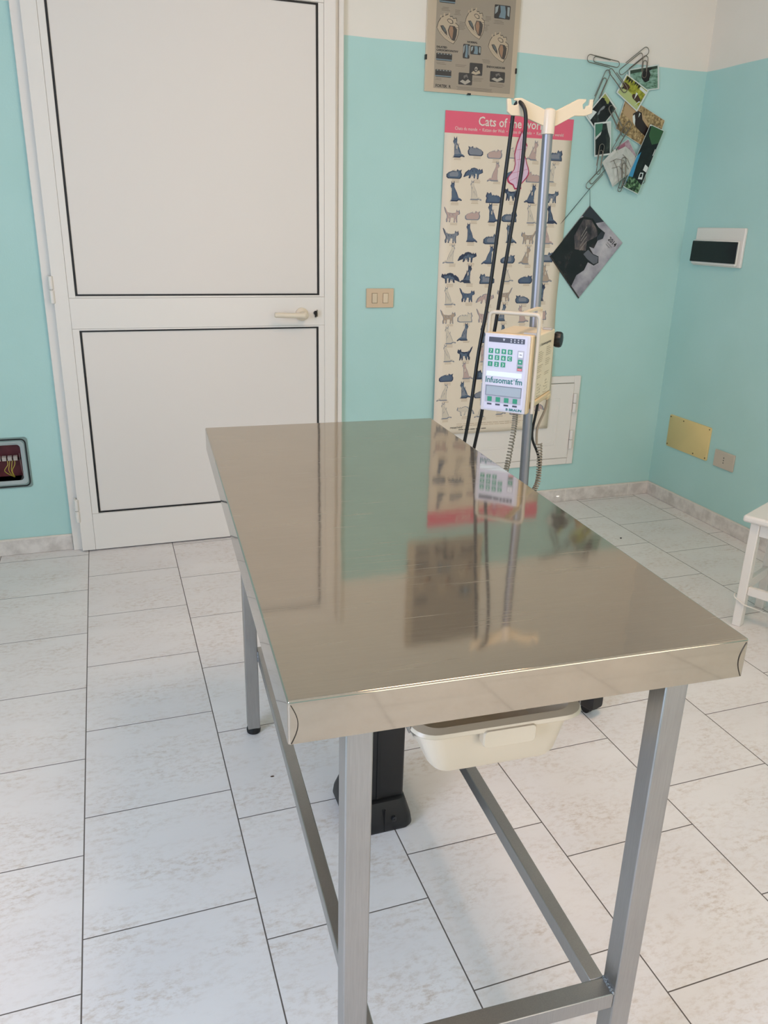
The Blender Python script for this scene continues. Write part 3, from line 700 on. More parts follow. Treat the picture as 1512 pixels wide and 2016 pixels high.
card('photo_card', [(2.108, 1.985), (2.234, 1.927), (2.185, 1.839), (2.066, 1.909)], -.013, [YG, mat('pale_green_photo', (172, 184, 122), .4), mat('brown_photo', (66, 44, 26), .4), DARKP, CARDEDGE],
     [([(.05, .55), (.5, .58), (.95, .8), (.95, .95), (.05, .95)], 2), (blob(.2, .48, .15, .14, 12, .2, 4), 3), (blob(.72, .58, .17, .13, 12, .2, 5), 3), ([(.06, .08), (.1, .3), (.16, .1), (.2, .3), (.26, .1), (.3, .28), (.33, .08)], 4), ([(.4, .05), (.44, .22), (.48, .06), (.52, .2), (.56, .06), (.6, .24), (.66, .06)], 4), ([(.66, .08), (.95, .1), (.95, .22), (.66, .2)], 5), ([(.62, .4), (.68, .7), (.7, .4)], 5), ([(.78, .9), (.86, .62), (.95, .6), (.88, .66)], 5), ([(.1, .6), (.13, .72), (.16, .6)], 4)],
     'yellow-green photo card of two brown animals, just below the topmost card')
BW = photomat('dark_animal_photo', ((.4, (8, 9, 11)), (.58, (24, 28, 28)), (.72, (58, 72, 64))), 28)
card('photo_card', [(2.010, 1.907), (2.079, 1.846), (1.992, 1.741), (1.922, 1.806)], -.013, [BW, mat('pale_grey_photo', (118, 124, 124), .4), mat('yellow_photo', (150, 156, 84), .4), DARKP, CARDEDGE],
     [([(.05, .04), (.45, .04), (.5, .16), (.3, .22), (.18, .14), (.05, .2)], 3), (blob(.42, .46, .07, .18, 12, .2, 6), 2), (blob(.62, .5, .22, .2, 12, .2, 7), 4), (blob(.3, .25, .12, .1, 10, .3, 8), 4), ([(.05, .7), (.3, .62), (.3, .95), (.05, .95)], 5)],
     'diamond-tilted black and green photo card, leftmost of the cards')
BC = photomat('dark_cat_photo', ((.35, (20, 24, 22)), (.55, (40, 46, 40)), (.7, (70, 82, 72))), 26)
card('photo_card', [(1.966, 1.781), (2.050, 1.793), (2.067, 1.657), (1.984, 1.644)], -.021, [BC, DARKP, mat('teal_photo', (58, 110, 88), .4), mat('white_photo', (186, 192, 184), .4)],
     [([(.06, .04), (.5, .04), (.45, .28), (.06, .42)], 3), ([(.72, .04), (.94, .04), (.94, .5), (.82, .3)], 4), ([(.06, .42), (.45, .26), (.5, .3), (.06, .5)], 4), ([(.1, .94), (.14, .5), (.35, .38), (.45, .22), (.55, .26), (.7, .2), (.76, .34), (.66, .42), (.72, .6), (.64, .94)], 2)],
     'upright photo card of a seated black cat, beside the lower left clips')
BR_ = photomat('dry_leaves_photo', ((.32, (78, 62, 34)), (.5, (150, 126, 84)), (.66, (196, 172, 124))), 75, detail=8)
card('photo_card', [(2.124, 1.902), (2.342, 1.813), (2.305, 1.672), (2.087, 1.766)], -.009, [BR_, mat('dark_brown_photo', (34, 20, 18), .4), mat('sand_photo', (176, 148, 108), .4), CARDEDGE],
     [([(.03, .2), (.3, .1), (.62, .3), (.7, .5), (.4, .6), (.05, .5)], 3), ([(.26, .36), (.34, .2), (.44, .18), (.5, .34), (.62, .42), (.78, .5), (.9, .62), (.97, .8), (.95, .97), (.84, .9), (.72, .72), (.55, .68), (.4, .62), (.34, .5)], 2), ([(.27, .42), (.3, .34), (.35, .46), (.38, .62), (.32, .56)], 4), ([(.39, .22), (.42, .24), (.4, .36)], 4)],
     'sandy photo card of a dark brown dog, largest of the cards', border=.01, tx=.004)
PKM = photomat('pink_scribble_card', ((.4, (150, 120, 128)), (.55, (176, 150, 156)), (.7, (120, 128, 126))), 40)
card('photo_card', [(2.090, 1.688), (2.153, 1.726), (2.206, 1.660), (2.146, 1.640)], -.018, [PKM, mat('plum_photo', (150, 96, 112), .5)], [([(.1, .1), (.7, .05), (.5, .4), (.1, .5)], 2)], 'pinkish patterned card sticking out behind the crumpled white paper', border=.02)
LG = photomat('dark_leaf_photo', ((.4, (6, 9, 8)), (.6, (16, 24, 20)), (.75, (40, 54, 44))), 30)
LEAF = photomat('bright_leaf_photo', ((.38, (14, 26, 14)), (.5, (58, 92, 54)), (.62, (124, 158, 116))), 75)
card('photo_card', [(2.257, 1.792), (2.335, 1.770), (2.232, 1.496), (2.148, 1.525)], -.026, [LG, LEAF, mat('blue_photo', (58, 138, 176), .4), CARDEDGE, DARKP, mat('green_photo', (46, 84, 48), .4)],
     [([(.1, .01), (.97, .01), (.97, .2), (.6, .26), (.2, .16)], 6), ([(.02, .5), (.16, .42), (.2, .62), (.3, .85), (.02, .97)], 3), ([(.05, .82), (.4, .8), (.97, .86), (.97, .99), (.05, .99)], 2), ([(.7, .56), (.95, .58), (.95, .66), (.7, .65)], 4), ([(.6, .7), (.8, .68), (.88, .78), (.62, .8)], 4), ([(.64, .71), (.76, .7), (.8, .75), (.66, .77)], 5), ([(.9, .3), (.94, .3), (.94, .4), (.9, .4)], 4)],
     'long narrow dark photo card with leafy ends, rightmost of the cards', border=.02, tz=.006)
# crumpled paper
wh = [(2.086, 1.682), (2.100, 1.676), (2.139, 1.695), (2.165, 1.680), (2.200, 1.653), (2.192, 1.62), (2.179, 1.584), (2.135, 1.553), (2.095, 1.523), (2.064, 1.57), (2.026, 1.624), (2.05, 1.648)]
cx_, cz_ = 2.11, 1.615
bm = bmesh.new(); rn = random.Random(9)
rings = []
for k, s in enumerate((1., .8, .6, .4, .2)):
    rings.append([bm.verts.new(((x-cx_)*s, -(.002+.006*(1-s)+rn.uniform(0, .006)*(1 if k else .3)), (z-cz_)*s)) for x, z in wh])
cv = bm.verts.new((0, -.012, 0))
for A, B in zip(rings, rings[1:]):
    for k in range(len(A)): bm.faces.new((A[k], A[(k+1) % len(A)], B[(k+1) % len(A)], B[k]))
for k in range(len(wh)): bm.faces.new((rings[-1][k], rings[-1][(k+1) % len(wh)], cv))
for pth in ([(2.075, 1.635), (2.10, 1.60), (2.115, 1.545)], [(2.06, 1.625), (2.09, 1.64), (2.13, 1.635), (2.16, 1.60)], [(2.12, 1.66), (2.15, 1.64), (2.17, 1.61)], [(2.07, 1.60), (2.11, 1.61), (2.14, 1.58)]):
    tube(bm, [(x-cx_, -.016, z-cz_) for x, z in pth], .0011, 4, mi=1)
o = link('crumpled_paper', bm, [mat('grey_white_crumpled_paper', (186, 188, 178), .7, bump=1., bscale=60, noisec=.12, nscale=25), mat('pencil_line', (96, 84, 76), .7)], None)
o.location = (cx_, -.020, cz_); tag(o, 'crumpled white paper with a pencil drawing among the photo cards', 'paper')

# ------------------------------------------------------------------ calendar on a cord
cal = thing('wall_calendar', 'tilted black and grey wall calendar marked 2014 hanging from a cord beside the cats poster', 'calendar', (1.926, 0, 1.24))
KX, KZ = 1.926, 1.24
T1, T2, T3 = Vector((1.997, 0, 1.440)), Vector((2.196, 0, 1.282)), Vector((1.989, 0, 1.031))
T4 = T1+(T3-T2)                                     # hidden corner behind the poster
T4 = T4+(T1-T4)*.12
T3b = T3
def cq(u, v, y):                                   # u along top-left->right, v down
    P = (T1.lerp(T2, u)).lerp(T4.lerp(T3b, u), v); return Vector((P.x-KX, y, P.z-KZ))
bm = bmesh.new()
for k in range(5):
    y = -.0010-.0011*k; s = .004*k
    vs = [cq(u, v, y) for u, v in ((0, 0), (1, 0), (1, 1-s), (0, 1-s))]
    a = [bm.verts.new(p) for p in vs]; b_ = [bm.verts.new(p-Vector((0, .0006, 0))) for p in vs]
    bm.faces.new(a); bm.faces.new(b_[::-1])
    for q in range(4): bm.faces.new((a[q], a[(q+1) % 4], b_[(q+1) % 4], b_[q]))
link('page_block', bm, mat('grey_page_edges', (150, 148, 142), .6), cal)
bm = bmesh.new()
SKYM = photomat('stormy_sky_print', ((.3, (104, 100, 108)), (.5, (160, 155, 160)), (.7, (190, 184, 184))), 9, rough=.22)
HIDE = photomat('dark_hide_print', ((.35, (9, 8, 9)), (.55, (24, 21, 23)), (.75, (58, 50, 48))), 14, rough=.2)
HIDE2 = photomat('lit_hide_print', ((.35, (34, 30, 34)), (.5, (74, 66, 68)), (.7, (124, 108, 100))), 30, (1, 1, .5), rough=.2)
def cp(pts, mi, k): poly(bm, [cq(u, v, -.0068-.0003*k) for u, v in pts], mi)
cp([(0, 0), (1, 0), (1, 1), (0, 1)], 0, 0)
cp([(0, 0), (.42, 0), (.30, .12), (.0, .2)], 3, 1)
cp([(.04, .18), (.2, .10), (.4, .12), (.58, .10), (.62, .18), (.56, .26), (.6, .38), (.5, .42), (.66, .44), (.78, .40), (.86, .46), (.82, .54), (.68, .58), (.72, .7), (.66, .84), (.72, 1.), (.0, 1.), (.0, .25)], 1, 2)
cp([(.06, .22), (.2, .13), (.42, .16), (.5, .22), (.4, .4), (.5, .5), (.3, .62), (.12, .5)], 2, 3)
cp([(.52, .46), (.66, .45), (.78, .41), (.84, .47), (.8, .53), (.62, .56), (.5, .56)], 4, 4)
cp([(.5, .12), (.58, .11), (.61, .18), (.55, .27), (.5, .24)], 3, 5)
for k in range(4): cp([(.2+.06*k, .25+.05*k), (.215+.06*k, .25+.05*k), (.25+.05*k, .42+.05*k), (.235+.05*k, .42+.05*k)], 5, 5)
dirx = (T2-T1); ang = math.atan2(dirx.z, dirx.x)
P = cq(.71, .135, -.0085); text_into(bm, '2014', .027, backM(P.x, P.z, P.y, 0, ang), 6, bold=.0004)
P0 = cq(.80, .205, -.0083)
for k in range(2):
    P = cq(.73, .175+.03*k, -.0083); text_into(bm, 'calendario' if k == 0 else 'calendar', .009, backM(P.x, P.z, P.y, 0, ang), 7)
link('cover_picture', bm, [SKYM, HIDE, HIDE2, mat('slate_print', (46, 48, 54), .25), mat('grey_print', (98, 98, 104), .25), mat('pale_hair_print', (128, 118, 110), .3), INK, mat('grey_letter_print', (110, 104, 100), .5)], cal)
bm = bmesh.new(); tube(bm, [cq(-.01, 1.005, -.006), cq(1.0, 1.005, -.006)], .0035, 8); link('binding_rod', bm, mat('dark_grey_metal', (70, 66, 62), .4, metal=.6), cal, smooth=True)
bm = bmesh.new(); tp_ = Vector((1.983-KX, -.012, 1.512-KZ))
tube(bm, [cq(.01, .01, -.006), tp_, Vector((1.875-KX, -.007, 1.385-KZ)), Vector((1.80-KX, -.002, 1.30-KZ))], .0014, 6); link('hanging_cord', bm, BLACKP, cal, smooth=True)

# ------------------------------------------------------------------ steel examination table
TA = -.05135523
table = thing('examination_table', 'stainless steel examination table with scratched shiny top in the foreground', 'table', (.05014, -1.45305, 0), TA)
tw, tl, th = .58741, 1.22499, .85854
aL, lw, df, dn, hs, apn, sw_, sh_ = .06733, .0333, .0402, .0144, .2589, .0545, .0238, .0290
# box pan: top and folded aprons
bm = bmesh.new(); vs = box(bm, 0, tw, -tl, 0, th-apn, th)
for f in list(bm.faces):
    if all(abs(v.co.z-(th-apn)) < 1e-6 for v in f.verts): bm.faces.remove(f)
bmesh.ops.recalc_face_normals(bm, faces=bm.faces[:])
ed = [e for e in bm.edges if not all(abs(v.co.z-(th-apn)) < 1e-6 for v in e.verts)]
bmesh.ops.bevel(bm, geom=ed, offset=.0032, segments=4, affect='EDGES', profile=.5)
me_o = link('table_top', bm, TOPSTEEL, table, smooth=True)
for p in me_o.data.polygons: p.use_smooth = True
md = me_o.modifiers.new('sheet', 'SOLIDIFY'); md.thickness = .0018; md.offset = -1
me_o.modifiers.new('wn', 'WEIGHTED_NORMAL').keep_sharp = True
legs = []
for a0 in (aL, tw-aL-lw):
    for b0 in (df, tl-dn-lw):
        bm = bmesh.new(); box(bm, a0, a0+lw, -(b0+lw), -b0, .018, th-.003)
        L = link('leg', bm, LEGSTEEL, table, bevel=.0022)
        bm = bmesh.new(); c_ = (a0+lw/2, -(b0+lw/2), 0)
        loft(bm, [[(c_[0]+r*math.cos(2*PI*k/24), c_[1]+r*math.sin(2*PI*k/24), z) for k in range(24)] for r, z in ((.014, 0), (.0185, .002), (.0195, .010), (.0175, .018))], cap0=True, cap1=True)
        link('rubber_foot', bm, RUBBER, L, smooth=True)
for a0 in (aL+lw, tw-aL-lw-sw_):
    bm = bmesh.new(); box(bm, a0, a0+sw_, -(tl-dn-lw+.002), -(df+.006), hs-sh_, hs); link('side_stretcher', bm, LEGSTEEL, table, bevel=.0015)
bm = bmesh.new(); box(bm, aL+lw, tw-aL-lw, -(tl-dn-.0015), -(tl-dn-lw+.002), hs-sh_, hs); link('front_stretcher', bm, LEGSTEEL, table, bevel=.0015)
WELD = mat('bright_weld_bead', (150, 150, 150), .45, metal=1., bump=1., bscale=300)
def weld(p0, p1):
    bm = bmesh.new(); p0, p1 = Vector(p0), Vector(p1); n = 7
    for k in range(n):
        c = p0.lerp(p1, k/(n-1)); m4 = Matrix.Translation(c) @ Matrix.Diagonal((1, 1, 1.2, 1))
        bmesh.ops.create_icosphere(bm, subdivisions=1, radius=.0032+.0008*(k % 2), matrix=m4)
    link('weld_bead', bm, WELD, table, smooth=True)
yl = tl-dn
weld((tw-aL-lw-.001, -(yl-.003), hs), (tw-aL-lw-.001, -(yl-lw+.003), hs)); weld((aL+lw+.001, -(yl-.003), hs), (aL+lw+.001, -(yl-lw+.003), hs))
weld((aL+lw+.001, -(df+lw+.001), hs-.002), (aL+lw+.001, -(df+lw+.001), hs-sh_+.002)); weld((tw-aL-lw-.001, -(df+lw+.001), hs-.002), (tw-aL-lw-.001, -(df+lw+.001), hs-sh_+.002))
# dark crescents painting the reflection in the bent aprons at the near corners
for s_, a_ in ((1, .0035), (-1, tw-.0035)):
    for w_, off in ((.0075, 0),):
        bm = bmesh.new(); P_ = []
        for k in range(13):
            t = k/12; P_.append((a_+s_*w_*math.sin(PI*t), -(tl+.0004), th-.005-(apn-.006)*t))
        tube(bm, P_, .0005, 6); link('corner_reflection', bm, mat('dark_painted_reflection', (70, 62, 54), .3, metal=.8), table, smooth=True)
# hangers that carry the tub below the top
ta0, ta1, tb1, tb0, tz = .190, .450, 1.10, .78, .695
for a_ in (ta0+.006, ta1-.006):
    s_ = -1 if a_ < .3 else 1
    bm = bmesh.new(); box(bm, a_-.004, a_+.004, -(tb1-.012), -(tb0+.012), tz-.0105, tz-.0085)
    for bb in (tb1-.03, tb0+.03): box(bm, a_+s_*.0062-.001, a_+s_*.0062+.001, -bb-.008, -bb+.008, tz-.0105, th-.003); box(bm, min(a_, a_+s_*.0072), max(a_, a_+s_*.0072), -bb-.008, -bb+.008, tz-.0105, tz-.0085)
    link('tray_hanger', bm, LEGSTEEL, table)
# small marks lying on the worktop
def speck(x, y, z, r, m, label, nm='crumb', cat='crumb', sq=(1, .6, .35)):
    bm = bmesh.new(); bmesh.ops.create_icosphere(bm, subdivisions=2, radius=r, matrix=Matrix.Diagonal((*sq, 1)))
    o = link(nm, bm, m, None, smooth=True); o.location = (x, y, z+r*sq[2]*.8); return tag(o, label, cat)

# tub
bm = bmesh.new()
def trr(x0, x1, b0, b1, r, z): return [(x, y, z) for x, y in rrect(x0, x1, -b1, -b0, r, 6)]
th_ = .0025; zt = tz
loft(bm, [trr(ta0+.05, ta1-.05, tb0+.05, tb1-.03, .02, zt-.084), trr(ta0+.040, ta1-.037, tb0+.035, tb1-.018, .022, zt-.082), trr(ta0+.033, ta1-.030, tb0+.030, tb1-.013, .026, zt-.073), trr(ta0+.014, ta1-.014, tb0+.014, tb1-.006, .03, zt-.012), trr(ta0+.013, ta1-.013, tb0+.013, tb1-.006, .03, zt-.006),
          trr(ta0+.002, ta1-.002, tb0+.002, tb1+.006, .034, zt-.0085), trr(ta0, ta1, tb0, tb1+.008, .035, zt-.006), trr(ta0+.002, ta1-.002, tb0+.002, tb1+.006, .034, zt-.001),
          trr(ta0+.015, ta1-.015, tb0+.015, tb1-.008, .028, zt), trr(ta0+.018, ta1-.018, tb0+.018, tb1-.01, .026, zt-.004), trr(ta0+.036, ta1-.033, tb0+.032, tb1-.017, .024, zt-.073), trr(ta0+.046, ta1-.043, tb0+.04, tb1-.025, .02, zt-.080)], cap0=True, cap1=True)
tub = thing('plastic_tub', 'cream plastic tub hanging under the steel table behind its front apron', 'tub', (.05014, -1.45305, 0), TA)
link('tub_body', bm, TUB, tub, smooth=True)
bm = bmesh.new(); r_ = rrect(.286, .366, zt-.030, zt-.004, .006, 4)
loft(bm, [[(x, -(tb1-.004), z) for x, z in r_], [(x, -(tb1+.009), z) for x, z in r_], [(x+(.326-x)*.05, -(tb1+.011), z) for x, z in r_]], cap0=True, cap1=True); link('pull_tab', bm, TUB, tub, smooth=True)

# ------------------------------------------------------------------ black floor-standing column under the table
colm = thing('black_column', 'black plastic floor-standing column with flared foot beneath the steel table', 'appliance', (.349, -1.905, 0))
bm = bmesh.new()
def rr3(x0, x1, y0, y1, r, z): return [(x, y, z) for x, y in rrect(x0, x1, y0, y1, r, 5)]
loft(bm, [rr3(-.068, .070, -.088, .088, .018, 0), rr3(-.077, .076, -.091, .092, .02, .008), rr3(-.075, .073, -.09, .09, .022, .03), rr3(-.066, .064, -.083, .08, .022, .062), rr3(-.058, .059, -.078, .074, .02, .078), rr3(-.050, .054, -.070, .068, .016, .082)], cap0=True, cap1=True)
ft = link('foot', bm, BLACKP, colm, smooth=True)
bm = bmesh.new(); cyl(bm, (.025, -.0885, .035), (.026, -.0935, .036), .006, n=14); box(bm, .0225, .0265, -.095, -.0925, .0345, .0365); link('screw', bm, mat('dark_grey_plastic', (34, 34, 36), .4), ft)
bm = bmesh.new(); box(bm, .0015, .0035, -.0925, -.088, .006, .066); link('seam', bm, RUBBER, ft)
bm = bmesh.new(); loft(bm, [rr3(-.036, .056, -.068, .04, .008, .08), rr3(-.037, .057, -.07, .04, .008, .74), rr3(-.03, .05, -.06, .034, .008, .752)], cap0=True, cap1=True); link('column', bm, BLACKP, colm, smooth=True)
bm = bmesh.new(); box(bm, -.012, -.0045, -.0712, -.069, .084, .735); link('groove_strip', bm, RUBBER, colm)

# ------------------------------------------------------------------ drip stand
PXc, PYc = .992, -1.40
stand = thing('drip_stand', 'metal drip stand with four-notch beige top holder right of the table', 'drip stand', (PXc, PYc, 0))
lean = Vector((-.0325, 0, 1.61))
def pp(t): return Vector((lean.x*t/1.61, 0, t))
bm = bmesh.new(); cyl(bm, pp(.06), pp(1.60), .0142, .0135, n=32); link('pole', bm, CHROME, stand, smooth=True)
# beige holder
prof = [(.837, 1.640), (.846, 1.641), (.849, 1.639), (.851, 1.627), (.860, 1.626), (.868, 1.629), (.866, 1.637), (.856, 1.638), (.860, 1.642), (.877, 1.644), (.945, 1.622), (.980, 1.622), (1.041, 1.652), (1.063, 1.653), (1.063, 1.648), (1.054, 1.640), (1.056, 1.630), (1.063, 1.630), (1.063, 1.637), (1.073, 1.639), (1.075, 1.653), (1.084, 1.654), (1.084, 1.621), (1.064, 1.614), (1.032, 1.612), (.981, 1.586), (.946, 1.584), (.881, 1.603), (.851, 1.603), (.840, 1.611)]
bm = bmesh.new(); prism(bm, [(x-PXc, z) for x, z in prof], -.0035, .0035)
hd = link('bag_holder', bm, mat('beige_holder_plastic', (204, 192, 168), .45), stand, bevel=.0012)
bm = bmesh.new(); lathe(bm, [(.0145, 0), (.0165, .001), (.0165, .05), (.0158, .056), (.009, .0605), (.002, .0615)], (pp(1.565).x, 0, 1.565), 'z'); link('holder_sleeve', bm, mat('frosted_ivory_sleeve', (206, 196, 178), .25), stand, smooth=True)
ang0 = math.atan2(-1.735-PYc, 1.092-PXc)
for k in range(5):
    a = ang0+2*PI*k/5; d = Vector((math.cos(a), math.sin(a), 0)); s = Vector((-d.y, d.x, 0))
    bm = bmesh.new(); rings = []
    for t, hw, z0, z1 in ((.02, .021, .05, .088), (.15, .018, .042, .08), (.27, .020, .030, .076), (.31, .0265, .027, .082), (.345, .0265, .027, .082), (.354, .021, .031, .078)):
        c = d*t; rings.append([c+s*x+Vector((0, 0, z)) for x, z in rrect(-hw, hw, z0, z1, .007, 3)])
    loft(bm, rings, cap0=True, cap1=True); lg = link('base_leg', bm, BLACKP, stand, smooth=True)
    bm = bmesh.new(); c = d*.318+Vector((0, 0, .016))
    cyl(bm, c-s*.010, c-s*.002, .0155, n=20); cyl(bm, c+s*.002, c+s*.010, .0155, n=20); cyl(bm, c-s*.003, c+s*.003, .008, n=12); cyl(bm, c+Vector((0, 0, .002)), c+Vector((0, 0, .026)), .004, n=8); link('castor', bm, RUBBER, lg, smooth=True)
bm = bmesh.new(); cyl(bm, (0, 0, .046), (0, 0, .096), .032, .028, n=32); link('hub', bm, BLACKP, stand, smooth=True, bevel=.002)

# ------------------------------------------------------------------ infusion pump
PO = Vector((.7551, -1.532, .8852)); PYAW = -.7794
pump = thing('infusion_pump', 'beige infusion pump with green keypad clamped to the drip stand', 'infusion pump', PO, PYAW)
w, dpt, hh = .125, .228, .2011
FACE = mat('white_lilac_keypad_film', (208, 205, 218), .35)
bm = bmesh.new(); box(bm, .005, .124, .028, dpt, .026, .196); link('housing', bm, BEIGE, pump, bevel=.003)
bm = bmesh.new(); box(bm, .003, .128, .03, dpt+.002, .010, .0255); box(bm, .11, .129, dpt-.03, dpt+.004, .004, .02); link('base_rail', bm, mat('tan_plastic', (206, 184, 146), .45), pump, bevel=.004)
bm = bmesh.new(); box(bm, 0, .125, .004, .026, 0, hh); dr = link('front_door', bm, mat('tan_plastic', (0, 0, 0)), pump, bevel=.004)
bm = bmesh.new(); box(bm, .0005, .120, .0, .004, .001, hh-.001); link('face_frame', bm, mat('pale_face_plastic', (206, 201, 204), .4), pump, bevel=.002)
bm = bmesh.new(); box(bm, .009, .113, -.0006, 0, .006, hh-.006); link('keypad_film', bm, FACE, pump, bevel=.0003)
bm = bmesh.new()
for z0, z1 in ((.01, .07), (.075, .13), (.135, .19)): box(bm, -.003, 0, .006, .02, z0, z1)
link('door_hinge', bm, mat('grey_plastic', (170, 166, 160), .4), pump, bevel=.001)
ZV = lambda v: hh*(1-v); XU = lambda u: .122*u
def fb(bm, u0, u1, v0, v1, y0, y1, mi=0): box(bm, XU(u0), XU(u1), y0, y1, ZV(v1), ZV(v0), mi)
bm = bmesh.new(); fb(bm, .10, .87, .050, .112, -.0010, -.0006)
for k in range(4):
    for r_ in range(2): fb(bm, .565+.077*k, .595+.077*k, .060+.026*r_, .075+.026*r_, -.0012, -.0010, 1)
poly(bm, [(XU(.40), -.0011, ZV(.062)), (XU(.45), -.0011, ZV(.062)), (XU(.428), -.0011, ZV(.092)), (XU(.42), -.0011, ZV(.092))], 1)
link('indicator_strip', bm, [mat('navy_black_film', (28, 26, 44), .3), mat('pale_symbol', (190, 190, 200), .5)], pump)
GREENK = mat('green_key', (22, 140, 104), .4); WSYM = mat('white_symbol', (225, 235, 230), .5)
keys = [('7', .16, .222), ('8', .30, .222), ('9', .44, .222), ('0', .575, .222), ('4', .16, .305), ('5', .30, .305), ('6', .44, .305), ('C', .575, .305), ('1', .16, .388), ('2', .30, .388), ('3', .44, .388)]
def keyobj(u, v, m, s='', hw=.048, hv=.03, sym=WSYM):
    bm = bmesh.new(); fb(bm, u-hw, u+hw, v-hv, v+hv, -.0018, -.0006)
    if s: text_into(bm, s, .0105 if len(s) == 1 else .004, backM(XU(u), ZV(v)-(.0037 if len(s) == 1 else .0014), -.00195), 1, align='CENTER', bold=.0001)
    return link('key', bm, [m, sym], pump)
for s, u, v in keys: keyobj(u, v, GREENK, s)
bm = bmesh.new(); fb(bm, .735, .875, .195, .455, -.0009, -.0006); link('key_surround', bm, mat('grey_key_film', (176, 174, 184), .4), pump)
keyobj(.805, .245, mat('white_key', (232, 232, 238), .4), 'ON', .05, .034, INK)
keyobj(.805, .335, GREENK, '=', .048, .03)
keyobj(.805, .402, mat('dull_green_key', (48, 120, 96), .4), '', .048, .013)
keyobj(.805, .430, mat('red_key', (214, 52, 66), .4), 'STOP', .048, .015)
bm = bmesh.new(); fb(bm, .09, .86, .480, .54, -.0009, -.0006); link('name_label', bm, mat('pale_blue_label', (232, 244, 248), .3), pump)
bm = bmesh.new(); text_into(bm, 'Infusomat', .021, backM(XU(.075), ZV(.624), -.0009), 0, width=.073, bold=.0004); text_into(bm, 'fm', .021, backM(XU(.735), ZV(.624), -.0009), 0, width=.018, bold=.0004)
text_into(bm, '®', .007, backM(XU(.685), ZV(.580), -.0009), 0)
link('printed_name', bm, mat('teal_print', (28, 112, 108), .5), pump)
bm = bmesh.new(); text_into(bm, 'B BRAUN', .0085, backM(XU(.57), ZV(.968), -.0009), 0, width=.042, bold=.0004)
link('maker_name', bm, mat('teal_print', (28, 112, 108), .5), pump)
bm = bmesh.new(); ring(bm, XU(.11), XU(.87), ZV(.785), ZV(.670), XU(.095), XU(.885), ZV(.793), ZV(.660), -.0014, -.0006); link('display_bezel', bm, mat('grey_bezel', (120, 122, 134), .4), pump)
bm = bmesh.new(); fb(bm, .11, .87, .670, .785, -.0010, -.0006); link('display', bm, mat('grey_lcd', (134, 146, 152), .12), pump)
bm = bmesh.new(); fb(bm, .095, .885, .796, .880, -.0009, -.0006); link('softkey_strip', bm, MC['grey_key_film'], pump)
for u in (.20, .385, .57, .76): keyobj(u, .838, GREENK, '')
for u in (.20, .385, .57, .76):
    bm = bmesh.new(); fb(bm, u-.05, u+.05, .893, .915, -.0010, -.0006); link('soft_key_mark', bm, MC['navy_black_film'], pump)
GH = mat('grey_ivory_handle', (196, 186, 168), .38)
# carrying frame: loop in front of the housing, side bar down, strut back to the pole
bm = bmesh.new()
def loopz(pts, r, n=5):
    out = []
    for i, p in enumerate(pts):
        p = Vector(p)
        if i in (0, len(pts)-1): out.append(p); continue
        a, b_ = Vector(pts[i-1]), Vector(pts[i+1]); da = (a-p).normalized(); db = (b_-p).normalized()
        for k in range(n+1):
            t = k/n; q = p+da*r*(1-t)**2+db*r*t**2; out.append(q)
    return out
tube(bm, loopz([(.001, .026, .19), (.001, .026, .250), (.132, .026, .250), (.132, .026, .0)], .014), .0052, 12)
hndl = link('carrying_frame', bm, GH, pump, smooth=True)
bm = bmesh.new(); q_ = loopz([(.085, .03, .250), (.085, .200, .252), (.085, .206, .198)], .010)
for i in range(len(q_)-1):
    a, b_ = q_[i], q_[i+1]
    A = [bm.verts.new(a+Vector((x, 0, z))) for x, z in ((-.007, -.0025), (.007, -.0025), (.007, .0025), (-.007, .0025))]; B = [bm.verts.new(b_+Vector((x, 0, z))) for x, z in ((-.007, -.0025), (.007, -.0025), (.007, .0025), (-.007, .0025))]
    for k in range(4): bm.faces.new((A[k], A[(k+1) % 4], B[(k+1) % 4], B[k]))
bmesh.ops.remove_doubles(bm, verts=bm.verts[:], dist=1e-5)
link('handle_strut', bm, BEIGE, pump)
bm = bmesh.new(); box(bm, .094, .128, .024, .034, .196, .205); link('handle_mount', bm, mat('grey_plastic', (0, 0, 0)), pump, bevel=.001)
bm = bmesh.new(); box(bm, .100, .124, .185, .20, .196, .202); link('handle_mount', bm, mat('grey_plastic', (0, 0, 0)), pump, bevel=.001)
bm = bmesh.new(); text_into(bm, '1.  Kurzbedienungsanleitung', .009, Matrix.Translation((.1246, .08, .166)) @ Matrix.Rotation(PI/2, 4, 'Z') @ Matrix.Rotation(PI/2, 4, 'X'), 0, width=.11, bold=.0002)
rn = random.Random(2)
for c_ in (.075, .15):
    for k in range(15):
        z = .155-.0052*k; l_ = rn.uniform(.03, .052); v = [(.1245, c_, z), (.1245, c_+l_, z), (.1245, c_+l_, z+.0012), (.1245, c_, z+.0012)]
        if rn.random() < .85: poly(bm, v, 1)
    for k in range(5):
        z = .065-.008*k; y_ = c_+rn.uniform(0, .04)
        poly(bm, [(.1246, y_, z), (.1246, y_+.004, z), (.1246, y_+.002, z+.004)], 0); poly(bm, [(.1245, c_+.01, z-.001), (.1245, c_+rn.uniform(.02, .05), z-.001), (.1245, c_+rn.uniform(.02, .05), z), (.1245, c_+.01, z)], 1)
link('instruction_print', bm, [mat('dark_print', (60, 54, 48), .6), mat('faint_print', (160, 146, 120), .6)], pump)
